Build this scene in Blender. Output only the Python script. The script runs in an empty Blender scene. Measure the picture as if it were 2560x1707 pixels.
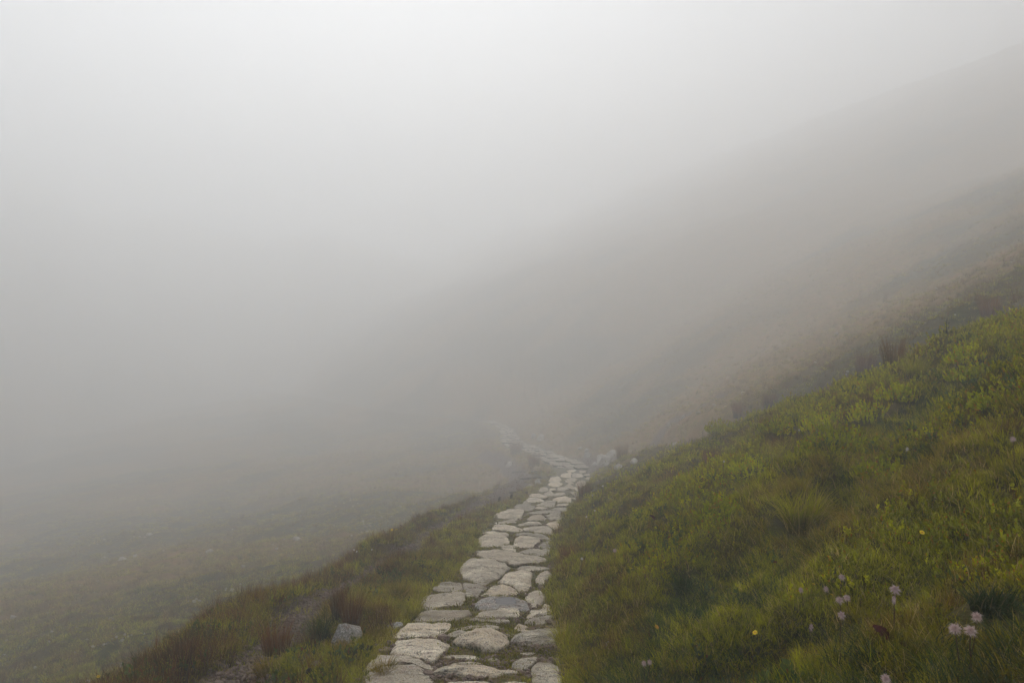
import bpy, math, random
import numpy as np
from mathutils import Vector, noise as mnoise

random.seed(7); RNG = np.random.default_rng(7)
scene = bpy.context.scene
col = scene.collection
R = math.radians

# ---------------------------------------------------------------- camera
cam_d = bpy.data.cameras.new('camera'); cam = bpy.data.objects.new('camera', cam_d); col.objects.link(cam)
cam_d.sensor_width = 36; cam_d.lens = 24; cam_d.clip_start = 0.05; cam_d.clip_end = 2000
cam.location = (0, 0, 0); cam.rotation_euler = (R(90), 0, 0)
scene.camera = cam
FPX = 2560*24/36.0

# ---------------------------------------------------------------- sky, sun, exposure
SUN_AZ, SUN_EL = R(-11), R(33)          # azimuth from +Y, clockwise positive
world = bpy.data.worlds.new("World"); scene.world = world; world.use_nodes = True
wn = world.node_tree; wn.nodes.clear()
sky = wn.nodes.new('ShaderNodeTexSky'); sky.sky_type = 'NISHITA'; sky.sun_disc = False
sky.sun_elevation = SUN_EL; sky.sun_rotation = SUN_AZ; sky.dust_density = 0.4; sky.air_density = 1.0; sky.altitude = 1200
hs = wn.nodes.new('ShaderNodeHueSaturation'); hs.inputs['Saturation'].default_value = 0.40
bg = wn.nodes.new('ShaderNodeBackground'); bg.inputs['Strength'].default_value = 0.09
wo = wn.nodes.new('ShaderNodeOutputWorld')
wn.links.new(sky.outputs[0], hs.inputs['Color']); wn.links.new(hs.outputs[0], bg.inputs['Color']); wn.links.new(bg.outputs[0], wo.inputs['Surface'])
sun_d = bpy.data.lights.new('sun', 'SUN'); sun_d.energy = 3.0; sun_d.angle = R(14); sun_d.color = (1, .965, .91)
sun = bpy.data.objects.new('sun', sun_d); col.objects.link(sun)
sd = Vector((math.sin(SUN_AZ)*math.cos(SUN_EL), math.cos(SUN_AZ)*math.cos(SUN_EL), math.sin(SUN_EL)))
sun.rotation_euler = sd.to_track_quat('Z', 'Y').to_euler(); sun.location = sd*60
scene.view_settings.view_transform = 'Standard'; scene.view_settings.look = 'None'
scene.view_settings.exposure = 1.2; scene.view_settings.gamma = 1.0; scene.view_settings.use_curve_mapping = False
scene.cycles.volume_bounces = 8; scene.cycles.max_bounces = 12; scene.cycles.use_denoising = True
HAZE_DENSITY = 0.0164

# ---------------------------------------------------------------- helpers
def tag(o, label=None, cat=None, group=None, kind=None):
    if label: o['label'] = label
    if cat: o['category'] = cat
    if group: o['group'] = group
    if kind: o['kind'] = kind
    return o
def link_mesh(name, verts, faces, mat=None, parent=None, loc=(0, 0, 0), smooth=True, attrs=None):
    me = bpy.data.meshes.new(name)
    if isinstance(verts, np.ndarray): verts = verts.tolist()
    me.from_pydata(verts, [], faces); me.update()
    if smooth: me.polygons.foreach_set('use_smooth', [True]*len(me.polygons))
    for k, (typ, arr) in (attrs or {}).items():
        a = me.attributes.new(k, typ, 'POINT')
        a.data.foreach_set('value' if typ != 'FLOAT_VECTOR' else 'vector', np.asarray(arr).ravel())
    if mat: me.materials.append(mat)
    o = bpy.data.objects.new(name, me); col.objects.link(o)
    o.location = loc
    if parent: o.parent = parent
    return o
def empty(name, loc, rz=0):
    o = bpy.data.objects.new(name, None); col.objects.link(o); o.location = loc; o.rotation_euler = (0, 0, rz)
    o.empty_display_size = .1
    return o
# value noise (vectorised)
def _h(ix, iy, s):
    n = (ix.astype(np.int64)*374761393 + iy.astype(np.int64)*668265263 + s*2147483647) & 0xffffffff
    n = ((n ^ (n >> 13))*1274126177) & 0xffffffff
    return ((n ^ (n >> 16)) & 0xffff)/65535.0*2-1
def vnoise(x, y, s=0):
    x = np.asarray(x, float); y = np.asarray(y, float)
    ix = np.floor(x); iy = np.floor(y); fx = x-ix; fy = y-iy
    fx = fx*fx*fx*(fx*(fx*6-15)+10); fy = fy*fy*fy*(fy*(fy*6-15)+10)
    ix = ix.astype(np.int64); iy = iy.astype(np.int64)
    a = _h(ix, iy, s); b = _h(ix+1, iy, s); c = _h(ix, iy+1, s); d = _h(ix+1, iy+1, s)
    return (a*(1-fx)+b*fx)*(1-fy)+(c*(1-fx)+d*fx)*fy
def fbm(x, y, s=0, o=4):
    r = 0; a = 1.0; t = 0; c, q = math.cos(.6), math.sin(.6)
    for i in range(o):
        r = r + a*vnoise(x, y, s+i*17); t += a; a *= .5
        x, y = (x*c-y*q)*2.03, (x*q+y*c)*2.03
    return r/t
def sstep(a, b, x):
    t = np.clip((x-a)/(b-a), 0, 1); return t*t*(3-2*t)

# ---------------------------------------------------------------- terrain
YT = np.linspace(-20, 340, 7201)
def table(pts, sig=24):
    p = np.array(pts, float); v = np.interp(YT, p[:, 0], p[:, 1])
    k = np.exp(-.5*(np.arange(-3*sig, 3*sig+1)/sig)**2); k /= k.sum()
    return np.convolve(np.pad(v, 3*sig, mode='edge'), k, mode='valid')
def KY(y):
    t = min(max((y-8)/24.0, 0), 1); return 1+1.3*t*t*(3-2*t)
def st(pts): return [(y*KY(y), v) for y, v in pts]
ZP = table([(y*KY(y), z*KY(y)) for y, z in [(-20, .8), (-6, -1.0), (0, -1.62), (2.2, -1.92), (4.4, -2.2), (7, -2.72), (10, -3.18), (13, -3.5), (16.5, -3.83), (20, -4.12), (23, -4.30), (26, -4.45), (30, -4.58), (34, -4.68), (40, -4.72), (60, -4.9)]]+[(300, -18)], 20)
zp = lambda y: np.interp(y, YT, ZP)
# path edges read off the photograph: (row, left, right) in its pixels
EDGES = [(1707, 922, 1406), (1652, 939, 1400), (1604, 989, 1403), (1559, 1034, 1385), (1510, 1050, 1367), (1478, 1081, 1367), (1452, 1150, 1379),
         (1426, 1150, 1379), (1381, 1192, 1375), (1339, 1200, 1384), (1297, 1231, 1408), (1271, 1285, 1425), (1248, 1318, 1435), (1229, 1340, 1448),
         (1217, 1358, 1460), (1204, 1372, 1478), (1189, 1385, 1476), (1178, 1385, 1471), (1166, 1378, 1460), (1153, 1356, 1440), (1143, 1334, 1402),
         (1133, 1320, 1379), (1122, 1278, 1350), (1112, 1258, 1320), (1102, 1252, 1300), (1089, 1252, 1294), (1077, 1250, 1284), (1064, 1238, 1264), (1055, 1213, 1239)]
_yy = np.linspace(1.0, 130, 12000); _tt = zp(_yy)/_yy
def depth_of_row(r): return float(np.interp(-(r-853.5)/FPX, _tt, _yy))
ed = [(depth_of_row(r), (l-1280)/FPX, (rr-1280)/FPX) for r, l, rr in EDGES]
pl = [(d, .5*(a+b)*d) for d, a, b in ed]; ph = [(d, .5*(b-a)*d) for d, a, b in ed]
dl = pl[-1][0]
XC = table([(-20, -.9), (-4, -.35), (0, -.32)]+pl+[(dl+8, -11), (dl+20, -22), (dl+60, -48), (dl+140, -92), (340, -150)], 8)
HW = table([(-20, .62), (2, .62)]+[(d, np.clip(h, .5, 1.7)) for d, h in ph]+[(dl+3, 1.1), (200, 1.1)], 20)
xc = lambda y: np.interp(y, YT, XC)
hw = lambda y: np.interp(y, YT, HW)
SR = table([(-20, .5), (5, .59), (9, .55), (13, .52), (20, .52), (30, .56), (45, .60), (340, .60)], 30)
SL = table([(-20, .34), (6, .28), (12, .24), (20, .18), (50, .14), (80, .11), (340, .12)], 30)
def HB(x, y):
    """smooth hillside without the small bumps"""
    x = np.asarray(x, float); y = np.asarray(y, float)
    z0 = zp(y); u = x-xc(y); h = hw(y)
    w = np.maximum(u-h, 0)
    sr = np.interp(y, YT, SR)
    right = .16*sstep(0, .45, w) + sr*w - .25*(1-np.exp(-w/1.2))*sr - (sr-.46)*np.maximum(w-20, 0)*sstep(20, 75, w)
    yg = np.interp(u, [0, 3.4, 6.2, 6.9, 8.3, 12], [48, 38, 22, 14.5, 11, 9])
    G = 2.0*np.clip(yg/14, .8, 1.9)*sstep(1.2, 7.0, w)*np.exp(-((y-yg)/(3.5*np.clip(yg/12, .9, 2.2)))**2)
    right = right - G
    right = np.where(right > 85, 85+40*np.tanh((right-85)/60), right)
    v = np.maximum(-u-h, 0)
    sl = np.interp(y, YT, SL)
    plane = -(sl*(v+h)+.55)
    verge = .05*sstep(0, .3, v)-.02*v
    k = sstep(1.45, 3.9, v)
    left = verge*(1-k)+plane*k
    left = np.where(left < -28, -28+14*np.tanh((left+28)/20), left)
    left = left+.75*np.maximum(-x-75, 0)*sstep(75, 125, -x)      # unseen opposite hillside, added to darken the fog on the left
    z = z0+np.where(u > h, right, np.where(u < -h, left, 0.0))
    return np.maximum(z, -45+.62*np.maximum(y-155, -60)+6*np.sin(x/31)+4*np.sin(x/13+y/40))      # unseen rise across the far end, added to even out the fog's brightness
# eroded stony track beside the paving: centre points (photo pixels) and half width in metres
TRACK_PX = [(470, 1760, .30), (560, 1690, .30), (610, 1655, .26), (735, 1556, .24), (822, 1474, .26), (915, 1428, .26), (1040, 1355, .26), (1092, 1320, .24), (1173, 1275, .30),
            (1215, 1255, .45), (1262, 1222, .95), (1300, 1196, .85), (1288, 1166, .5), (1245, 1145, .7), (1200, 1138, .6)]
def unproject(px, py, hf=HB, off=0.0, dmax=140):
    """photo pixel -> the point of the hillside seen there"""
    dx = (px-1280)/FPX; dz = -(py-853.5)/FPX
    d = np.concatenate([np.arange(1.2, 20, .012), np.arange(20, dmax, .05)])
    below = (dz*d) < hf(dx*d, d)+off
    i = int(np.argmax(below))
    if not below[i]: i = len(d)-1
    return np.array([dx*d[i], d[i], float(hf(dx*d[i], d[i]))])
TR = [(unproject(a, min(b, 2400)), w) for a, b, w in TRACK_PX]
TR2 = [(unproject(a, b), w) for a, b, w in [(1405, 1150, .9), (1450, 1158, .9), (1500, 1160, 1.0), (1560, 1150, .8)]]+[(unproject(a, b), w) for a, b, w in [(1660, 1075, .5), (1720, 1045, .7), (1800, 1010, .5)]]
def seg_dist(x, y, pts):
    best = np.full(np.shape(x), 1e9)
    for (p, wa), (q, wb) in zip(pts[:-1], pts[1:]):
        ex, ey = q[0]-p[0], q[1]-p[1]; L = ex*ex+ey*ey+1e-9
        t = np.clip(((x-p[0])*ex+(y-p[1])*ey)/L, 0, 1)
        d = np.hypot(x-p[0]-t*ex, y-p[1]-t*ey)/(wa+(wb-wa)*t)
        best = np.minimum(best, d)
    return best
def trackmask(x, y):
    d = np.minimum(seg_dist(x, y, TR), seg_dist(x, y, TR2))+.45*fbm(x*2.2, y*2.2, 91, 3)
    return 1-sstep(.75, 1.25, d)
def pathmask(x, y):
    u = np.abs(x-xc(y)); return 1-sstep(0, .22, u-hw(y)-.02+.06*fbm(x*3, y*3, 5, 2))
def H(x, y):
    x = np.asarray(x, float); y = np.asarray(y, float)
    pm = pathmask(x, y); tm = trackmask(x, y); r = np.hypot(x, y)
    off = np.abs(x-xc(y))-hw(y)
    m = sstep(0, .8, off)
    b = np.where(x > 0, .33, .20)*fbm(x/1.1, y/1.1, 3, 3)+.15*(.5-np.abs(fbm(x/.45, y/.45, 8, 3))*1.6)*1.0-.03+.045*fbm(x/.17, y/.17, 21, 2)
    b = b*(.25+.75*m)*(1-pm)*(1-.8*tm)
    far = sstep(16, 45, r)
    b = b+far*(.8*fbm(x/11, y/11, 31, 4)+.30*fbm(x/3, y/3, 37, 3))*sstep(.5, 5, off)
    b = b-.10*tm*(1-pm)+.02*fbm(x*5, y*5, 77, 2)*tm+.022*pm+.012*fbm(x*6, y*6, 55, 2)*pm
    return HB(x, y)+b

# ---------------------------------------------------------------- materials
class NT:
    def __init__(s, name, rough=.9, spec=.25):
        s.m = bpy.data.materials.new(name); s.m.use_nodes = True; s.t = s.m.node_tree
        s.b = s.t.nodes['Principled BSDF']; s.b.inputs['Roughness'].default_value = rough; s.b.inputs['Specular IOR Level'].default_value = spec
    def n(s, typ, **k):
        o = s.t.nodes.new(typ)
        for a, v in k.items(): setattr(o, a, v)
        return o
    def set(s, sock, v):
        if hasattr(v, 'is_linked') or hasattr(v, 'links'): s.t.links.new(v, sock)
        elif isinstance(v, tuple) and len(v) == 3 and sock.type == 'RGBA': sock.default_value = (*v, 1)
        else: sock.default_value = v
    def noise(s, scale, detail=4, rough=.6, vec=None, out=0, dist=0.0):
        o = s.n('ShaderNodeTexNoise'); o.inputs['Scale'].default_value = scale; o.inputs['Detail'].default_value = detail
        o.inputs['Roughness'].default_value = rough; o.inputs['Distortion'].default_value = dist
        if vec is not None: s.set(o.inputs['Vector'], vec)
        return o.outputs[out]
    def rng(s, v, a, b, c=0.0, d=1.0):
        o = s.n('ShaderNodeMapRange'); s.set(o.inputs[0], v)
        for i, q in enumerate((a, b, c, d)): s.set(o.inputs[i+1], q)
        return o.outputs[0]
    def mix(s, f, a, b, mode='MIX'):
        o = s.n('ShaderNodeMix', data_type='RGBA', blend_type=mode); s.set(o.inputs[0], f); s.set(o.inputs[6], a); s.set(o.inputs[7], b)
        return o.outputs[2]
    def math(s, op, a, b=0.0):
        o = s.n('ShaderNodeMath', operation=op); s.set(o.inputs[0], a); s.set(o.inputs[1], b); return o.outputs[0]
    def attr(s, name): return s.n('ShaderNodeAttribute', attribute_name=name).outputs['Fac']
    def pos(s): return s.n('ShaderNodeNewGeometry').outputs['Position']
    def obj(s): return s.n('ShaderNodeTexCoord').outputs['Object']
    def rnd(s): return s.n('ShaderNodeObjectInfo').outputs['Random']
    def bump(s, h, strength=.5, dist=.01):
        o = s.n('ShaderNodeBump'); o.inputs['Strength'].default_value = strength; o.inputs['Distance'].default_value = dist
        s.set(o.inputs['Height'], h); s.t.links.new(o.outputs[0], s.b.inputs['Normal'])
    def color(s, c): s.set(s.b.inputs['Base Color'], c)

def m_ground():
    k = NT('hillside_ground', .95, .15); P = k.pos()
    n1 = k.noise(.35, 5, .6, P); n2 = k.noise(1.7, 5, .65, P); n3 = k.noise(9, 5, .7, P); n4 = k.noise(40, 3, .7, P)
    c = k.mix(k.rng(n2, .38, .62), (.050, .056, .009), (.090, .058, .017))
    c = k.mix(k.rng(n1, .42, .62), c, (.105, .076, .026))
    c = k.mix(k.rng(n3, .55, .72), c, (.035, .028, .014))
    c = k.mix(k.math('MULTIPLY', k.rng(n4, .62, .72), .5), c, (.17, .14, .08))
    c = k.mix(k.attr('heath'), c, k.mix(k.rng(n2, .40, .60), (.270, .135, .040), (.165, .115, .020)))
    dirt = k.mix(k.rng(n3, .35, .65), (.055, .030, .018), (.140, .088, .058))
    dirt = k.mix(k.rng(n4, .5, .7), dirt, (.23, .19, .155))
    c = k.mix(k.attr('track'), c, dirt)
    bed = k.mix(k.rng(n3, .40, .55), (.075, .080, .012), (.150, .100, .058))
    c = k.mix(k.attr('path'), c, bed)
    k.color(c); k.bump(k.math('ADD', k.math('MULTIPLY', n3, 1.0), k.math('MULTIPLY', n4, .5)), .7, .05)
    return k.m
def m_stone(name='weathered_granite', warm=(.64, .51, .345), grey=(.43, .375, .285), pale=(.84, .74, .56)):
    k = NT(name, .88, .25); O = k.obj(); r = k.rnd()
    off = k.n('ShaderNodeVectorMath', operation='ADD'); k.set(off.inputs[0], O)
    cmb = k.n('ShaderNodeCombineXYZ'); k.set(cmb.inputs[0], k.math('MULTIPLY', r, 37.0)); k.set(cmb.inputs[1], k.math('MULTIPLY', r, 91.0)); k.set(off.inputs[1], cmb.outputs[0])
    V = off.outputs[0]
    big = k.noise(3.5, 4, .6, V); mid = k.noise(14, 5, .7, V); fine = k.noise(60, 4, .8, V); sp = k.noise(110, 2, .7, V)
    base = k.mix(k.rng(r, 0, 1), grey, warm)
    base = k.mix(k.rng(big, .46, .60), base, pale)
    base = k.mix(k.math('MULTIPLY', k.rng(mid, .48, .62), .65), base, (.33, .22, .17))
    base = k.mix(k.math('MULTIPLY', k.rng(fine, .50, .60), .6), base, (.70, .66, .60))
    base = k.mix(k.math('MULTIPLY', k.rng(sp, .54, .62), .85), base, (.09, .075, .06))
    tone = k.math('FRACT', k.math('MULTIPLY', r, 17.3)); tv = k.math('ADD', .68, k.math('MULTIPLY', tone, .48)); tc = k.n('ShaderNodeCombineXYZ')
    k.set(tc.inputs[0], tv); k.set(tc.inputs[1], k.math('MULTIPLY', tv, .985)); k.set(tc.inputs[2], k.math('MULTIPLY', tv, .95)); base = k.mix(1.0, base, tc.outputs[0], 'MULTIPLY')
    stain = k.noise(2.2, 3, .6, V); base = k.mix(k.math('MULTIPLY', k.rng(stain, .52, .66), .5), base, (.20, .165, .115))
    # split seams running along the slab
    mp = k.n('ShaderNodeMapping'); mp.inputs['Scale'].default_value = (1.6, 9, 7); mp.inputs['Rotation'].default_value = (0, 0, .25); k.set(mp.inputs[0], V)
    seam = k.noise(1.6, 4, .65, mp.outputs[0], dist=.6)
    sm = k.rng(k.math('ABSOLUTE', k.math('SUBTRACT', seam, .5)), 0.0, .022, 1.0, 0.0)
    gate = k.rng(big, .48, .56)
    sm = k.math('MULTIPLY', sm, gate)
    base = k.mix(k.math('MULTIPLY', sm, .75), base, (.10, .08, .06))
    # moss and soil creeping over the low rim
    rim = k.attr('rim'); ms = k.rng(k.math('ADD', rim, k.math('MULTIPLY', k.noise(13, 5, .75, V), 1.1)), .98, 1.20)
    base = k.mix(ms, base, (.060, .058, .022))
    k.color(base)
    h = k.math('ADD', k.math('MULTIPLY', mid, .9), k.math('ADD', k.math('MULTIPLY', fine, .35), k.math('MULTIPLY', sm, -.8)))
    k.bump(h, .9, .020)
    return k.m
def m_blade(name, root, mid, tip, straw, strawp=.12, patch=(.06, .045, .02), pf=.6, pscale=.9, transl=.25):
    m = bpy.data.materials.new(name); m.use_nodes = True
    k = NT.__new__(NT); k.m = m; k.t = m.node_tree; k.t.nodes.clear()
    out = k.n('ShaderNodeOutputMaterial'); t = k.attr('t'); c = k.attr('c'); P = k.pos(); r = k.rnd()
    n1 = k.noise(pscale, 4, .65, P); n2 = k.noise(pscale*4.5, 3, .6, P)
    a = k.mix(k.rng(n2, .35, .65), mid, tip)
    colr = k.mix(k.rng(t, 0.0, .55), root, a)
    colr = k.mix(k.math('MULTIPLY', k.rng(n1, .46, .66), pf), colr, patch)
    colr = k.mix(k.math('MULTIPLY', k.rng(c, 1-strawp, 1-strawp+.02), .85), colr, straw)
    v = k.math('ADD', .50, k.math('ADD', k.math('MULTIPLY', c, .60), k.math('MULTIPLY', r, .55)))
    cc = k.n('ShaderNodeCombineXYZ')
    for i in range(3): k.set(cc.inputs[i], v)
    colr = k.mix(1.0, colr, cc.outputs[0], 'MULTIPLY')
    d = k.n('ShaderNodeBsdfDiffuse'); tr = k.n('ShaderNodeBsdfTranslucent'); gl = k.n('ShaderNodeBsdfGlossy'); gl.inputs['Roughness'].default_value = .45
    k.set(d.inputs[0], colr); k.set(tr.inputs[0], colr); k.set(gl.inputs[0], (.8, .8, .8))
    m1 = k.n('ShaderNodeMixShader'); m1.inputs[0].default_value = transl; k.t.links.new(d.outputs[0], m1.inputs[1]); k.t.links.new(tr.outputs[0], m1.inputs[2])
    m2 = k.n('ShaderNodeMixShader'); m2.inputs[0].default_value = .015; k.t.links.new(m1.outputs[0], m2.inputs[1]); k.t.links.new(gl.outputs[0], m2.inputs[2])
    k.t.links.new(m2.outputs[0], out.inputs[0])
    return m
def m_plain(name, c1, c2, scale=30, rough=.85, bump=.3):
    k = NT(name, rough, .2); n = k.noise(scale, 4, .7, k.obj()); k.color(k.mix(k.rng(n, .35, .65), c1, c2))
    if bump: k.bump(n, bump, .01)
    return k.m
M_GROUND = m_ground(); M_STONE = m_stone()
M_ROCK = m_stone('pale_field_rock', (.50, .46, .40), (.38, .365, .34), (.62, .60, .55))
M_FAR_DULLED = m_stone('dirty_fog_dulled_slab', (.50, .41, .29), (.34, .29, .21), (.62, .54, .41))  # darker granite: some dirt, plus the fog's loss of contrast put into the colour
M_BOULDER = m_stone('grey_boulder', (.25, .225, .195), (.22, .21, .195), (.33, .31, .28))
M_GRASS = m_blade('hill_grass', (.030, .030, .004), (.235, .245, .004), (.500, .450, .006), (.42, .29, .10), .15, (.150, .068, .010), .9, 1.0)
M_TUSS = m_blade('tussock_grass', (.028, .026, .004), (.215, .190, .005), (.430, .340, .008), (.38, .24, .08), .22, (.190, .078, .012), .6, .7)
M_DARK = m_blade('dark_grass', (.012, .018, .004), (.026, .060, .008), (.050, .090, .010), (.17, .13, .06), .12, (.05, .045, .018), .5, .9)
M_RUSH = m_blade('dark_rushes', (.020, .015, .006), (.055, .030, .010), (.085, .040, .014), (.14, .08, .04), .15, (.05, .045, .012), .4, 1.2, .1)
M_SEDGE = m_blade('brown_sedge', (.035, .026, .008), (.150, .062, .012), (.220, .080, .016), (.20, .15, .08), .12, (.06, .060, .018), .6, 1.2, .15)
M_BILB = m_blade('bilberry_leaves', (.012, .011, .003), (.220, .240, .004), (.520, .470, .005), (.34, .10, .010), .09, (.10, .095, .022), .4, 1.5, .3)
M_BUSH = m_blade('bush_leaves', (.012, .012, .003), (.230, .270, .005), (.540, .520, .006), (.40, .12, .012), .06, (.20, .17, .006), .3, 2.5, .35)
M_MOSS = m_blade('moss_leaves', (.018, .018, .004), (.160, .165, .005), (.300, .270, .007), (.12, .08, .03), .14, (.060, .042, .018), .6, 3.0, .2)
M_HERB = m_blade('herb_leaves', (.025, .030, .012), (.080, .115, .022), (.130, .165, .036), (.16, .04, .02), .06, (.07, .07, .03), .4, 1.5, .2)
M_PEB = m_plain('small_stones', (.10, .062, .044), (.30, .225, .17), 9, .9, 0)
M_WOOD = m_plain('weathered_timber', (.07, .055, .042), (.16, .13, .10), 18)
M_PEAT = m_plain('dark_peat_wood', (.012, .008, .006), (.035, .022, .015), 40)
M_WATER = None
k = NT('puddle_water', .06, .5); k.color((.055, .042, .038)); M_WATER = k.m
M_PINK = m_plain('pink_fluff', (.56, .40, .36), (.72, .56, .50), 60, 1.0, 0)
M_WHITE = m_plain('white_fluff', (.62, .58, .50), (.72, .66, .58), 60, 1.0, 0)
M_YEL = m_plain('yellow_petal', (.75, .50, .015), (.85, .62, .03), 30, .7, 0)
M_ORA = m_plain('orange_petal', (.60, .28, .02), (.70, .36, .03), 30, .7, 0)
M_STEM = m_plain('flower_stem', (.07, .03, .018), (.09, .06, .02), 30, .8, 0)
M_RED = m_plain('red_leaf', (.045, .007, .005), (.10, .014, .008), 25, .7, .3)

# ---------------------------------------------------------------- terrain mesh
def axis(lo, hi, fine_lo, fine_hi, step, grow):
    a = list(np.arange(fine_lo, fine_hi, step)); s = step; v = fine_hi
    while v < hi: a.append(v); s *= grow; v += s
    a.append(hi); s = step; v = fine_lo-step; b = []
    while v > lo: b.append(v); s *= grow; v -= s
    b.append(lo)
    return np.array(b[::-1]+a)
gx = axis(-220, 220, -4.5, 8, .055, 1.027); gy = axis(-14, 300, 1.5, 14, .055, 1.013)
GX, GY = np.meshgrid(gx, gy); GZ = H(GX, GY); nx, ny = len(gx), len(gy)
vv = np.stack([GX.ravel(), GY.ravel(), GZ.ravel()], 1)
ii = (np.arange(ny-1)[:, None]*nx+np.arange(nx-1)[None, :]).ravel()
ff = np.stack([ii, ii+1, ii+nx+1, ii+nx], 1)
def big_mesh(name, v, quads):
    me = bpy.data.meshes.new(name); me.vertices.add(len(v)); me.vertices.foreach_set('co', v.astype(np.float32).ravel())
    me.loops.add(quads.size); me.loops.foreach_set('vertex_index', quads.astype(np.int32).ravel())
    me.polygons.add(len(quads)); me.polygons.foreach_set('loop_start', np.arange(0, quads.size, 4, dtype=np.int32))
    me.polygons.foreach_set('use_smooth', np.ones(len(quads), bool)); me.update(calc_edges=True); return me
me = big_mesh('hillside', vv, ff)
for nm, arr in (('track', trackmask(GX, GY)), ('path', pathmask(GX, GY)), ('heath', .8*sstep(14, 34, np.hypot(GX, GY))*sstep(-.35, .25, fbm(GX/9, GY/9, 401, 3)+.15*(GX > 0)))):
    a = me.attributes.new(nm, 'FLOAT', 'POINT'); a.data.foreach_set('value', arr.ravel().astype(np.float32))
me.materials.append(M_GROUND)
ground = bpy.data.objects.new('hillside_ground', me); col.objects.link(ground); tag(ground, kind='structure')

# ---------------------------------------------------------------- path stones
def smooth_poly(P, n=64):
    P = np.array(P, float); m = len(P)
    # chaikin twice keeps corners soft
    for _ in range(2):
        Q = np.roll(P, -1, 0); P = np.stack([P*.90+Q*.10, P*.10+Q*.90], 1).reshape(-1, 2)
    L = np.r_[0, np.cumsum(np.hypot(*(np.roll(P, -1, 0)-P).T))]
    Pc = np.vstack([P, P[:1]]); t = np.linspace(0, L[-1], n, endpoint=False)
    return np.stack([np.interp(t, L, Pc[:, 0]), np.interp(t, L, Pc[:, 1])], 1)
FOOT = []          # footprints (centre, radius, polygon) to keep plants off the slabs
def stone(poly_xy, label, group='paving slabs of the footpath', top=.038, dome=.008, tilt=.8, dip=None, mat=None, seed=0, n=64, name='path_stone'):
    P = smooth_poly(poly_xy, n); rg = np.random.default_rng(seed)
    c = P.mean(0); D = P-c
    size = math.sqrt(abs(.5*np.sum(P[:, 0]*np.roll(P[:, 1], -1)-P[:, 1]*np.roll(P[:, 0], -1))))
    ang = np.linspace(0, 2*math.pi, n, endpoint=False)
    wob = 1.03+.035*vnoise(ang*3+seed, ang*0+seed*3.3)+.02*vnoise(ang*9+seed, ang*0+7)
    e = .25
    g0 = float(HB(*c)); sx = float(HB(c[0]+e, c[1])-HB(c[0]-e, c[1]))/(2*e); sy = float(HB(c[0], c[1]+e)-HB(c[0], c[1]-e))/(2*e)
    sx = np.clip(sx, -.05, .05); sx = sx*.6+rg.normal(0, .02); sy = sy*tilt+rg.normal(0, .025)
    if dip is not None: sx = sy = 0
    rd = min(.035, .007/size)
    rings = [(1.01, -.26), (1.008, -.10), (1.0, -.026), (1-rd*.35, -.010), (1-rd, -.003), (1-rd*2, 0), (.88, 0), (.82, 0), (.75, 0), (.68, 0), (.60, 0), (.52, 0), (.43, 0), (.34, 0), (.25, 0), (.14, 0)]
    V = []; rim = []
    ox, oy = rg.uniform(0, 99, 2)
    rs = min(1.0, size/.35)
    for s, dz in rings:
        q = D*(s*wob[:, None] if s > .5 else s*(1+(wob[:, None]-1)*s*2))
        # edge rounding is a fixed width in metres, not a share of the slab
        x, y = q[:, 0], q[:, 1]
        zt = dome*(1-min(s, 1)**2.2)*rs+.026*rs*fbm(x*3+ox, y*3+oy, 11, 3)+.010*rs*(.3-np.abs(fbm(x*8+ox, y*8+oy, 13, 4)))+.006*rs*fbm(x*30+ox, y*30+oy, 17, 3)
        led = fbm(x*2.2+oy+.3*y, y*6+ox, 19, 2); zt = zt+.016*rs*sstep(-.04, .04, led)*min(1, (1-min(s, 1))*4+.3)
        zz = top+zt+dz+sx*x+sy*y
        if dip is not None:
            dq = np.hypot((x-dip[0])/dip[2], (y-dip[1])/dip[3]); zz = zz-.030*(1-sstep(.55, 1.15, dq))
        out = q*(1+.02*fbm(x*7+ox+s*3, y*7+oy, 23, 2)[:, None]) if s > .95 else q
        V.append(np.stack([out[:, 0], out[:, 1], zz], 1)); rim.append(np.full(n, 1.0 if dz < -.2 else .95 if dz < -.05 else .55 if dz < -.02 else .42 if dz < -.005 else .32 if s > .8 else .1))
    V = np.vstack(V+[np.array([[0, 0, top+dome*rs+.01-(.03 if dip is not None else 0)]])]); rim = np.concatenate(rim+[np.array([.1])])
    F = []
    for r_ in range(len(rings)-1):
        a0 = r_*n; b0 = a0+n
        F += [(a0+i, a0+(i+1) % n, b0+(i+1) % n, b0+i) for i in range(n)]
    l0 = (len(rings)-1)*n; F += [(l0+i, l0+(i+1) % n, len(V)-1) for i in range(n)]
    area = .5*np.sum(P[:, 0]*np.roll(P[:, 1], -1)-P[:, 1]*np.roll(P[:, 0], -1))
    if area < 0: F = [f[::-1] for f in F]
    o = link_mesh(name, V, F, mat or M_STONE, loc=(c[0], c[1], g0), attrs={'rim': ('FLOAT', rim)})
    tag(o, label, 'stone', group); FOOT.append((c, np.hypot(*D.T).max(), P))
    return o
def A(p): return 850+p[0]*.32328, 1200+p[1]*.32328
def B(p): return 1150+p[0]*.17007, 1060+p[1]*.17007
def to_ground(pts, cv, off=.07):
    q = [cv(p) for p in pts]; a = min(b[1] for b in q); z = max(b[1] for b in q)
    # the near rim of a slab is seen at its foot, the far rim at its top
    return [unproject(*b, off=off*(.15+.85*(1-(b[1]-a)/(z-a+1e-6))))[:2] for b in q]
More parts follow.
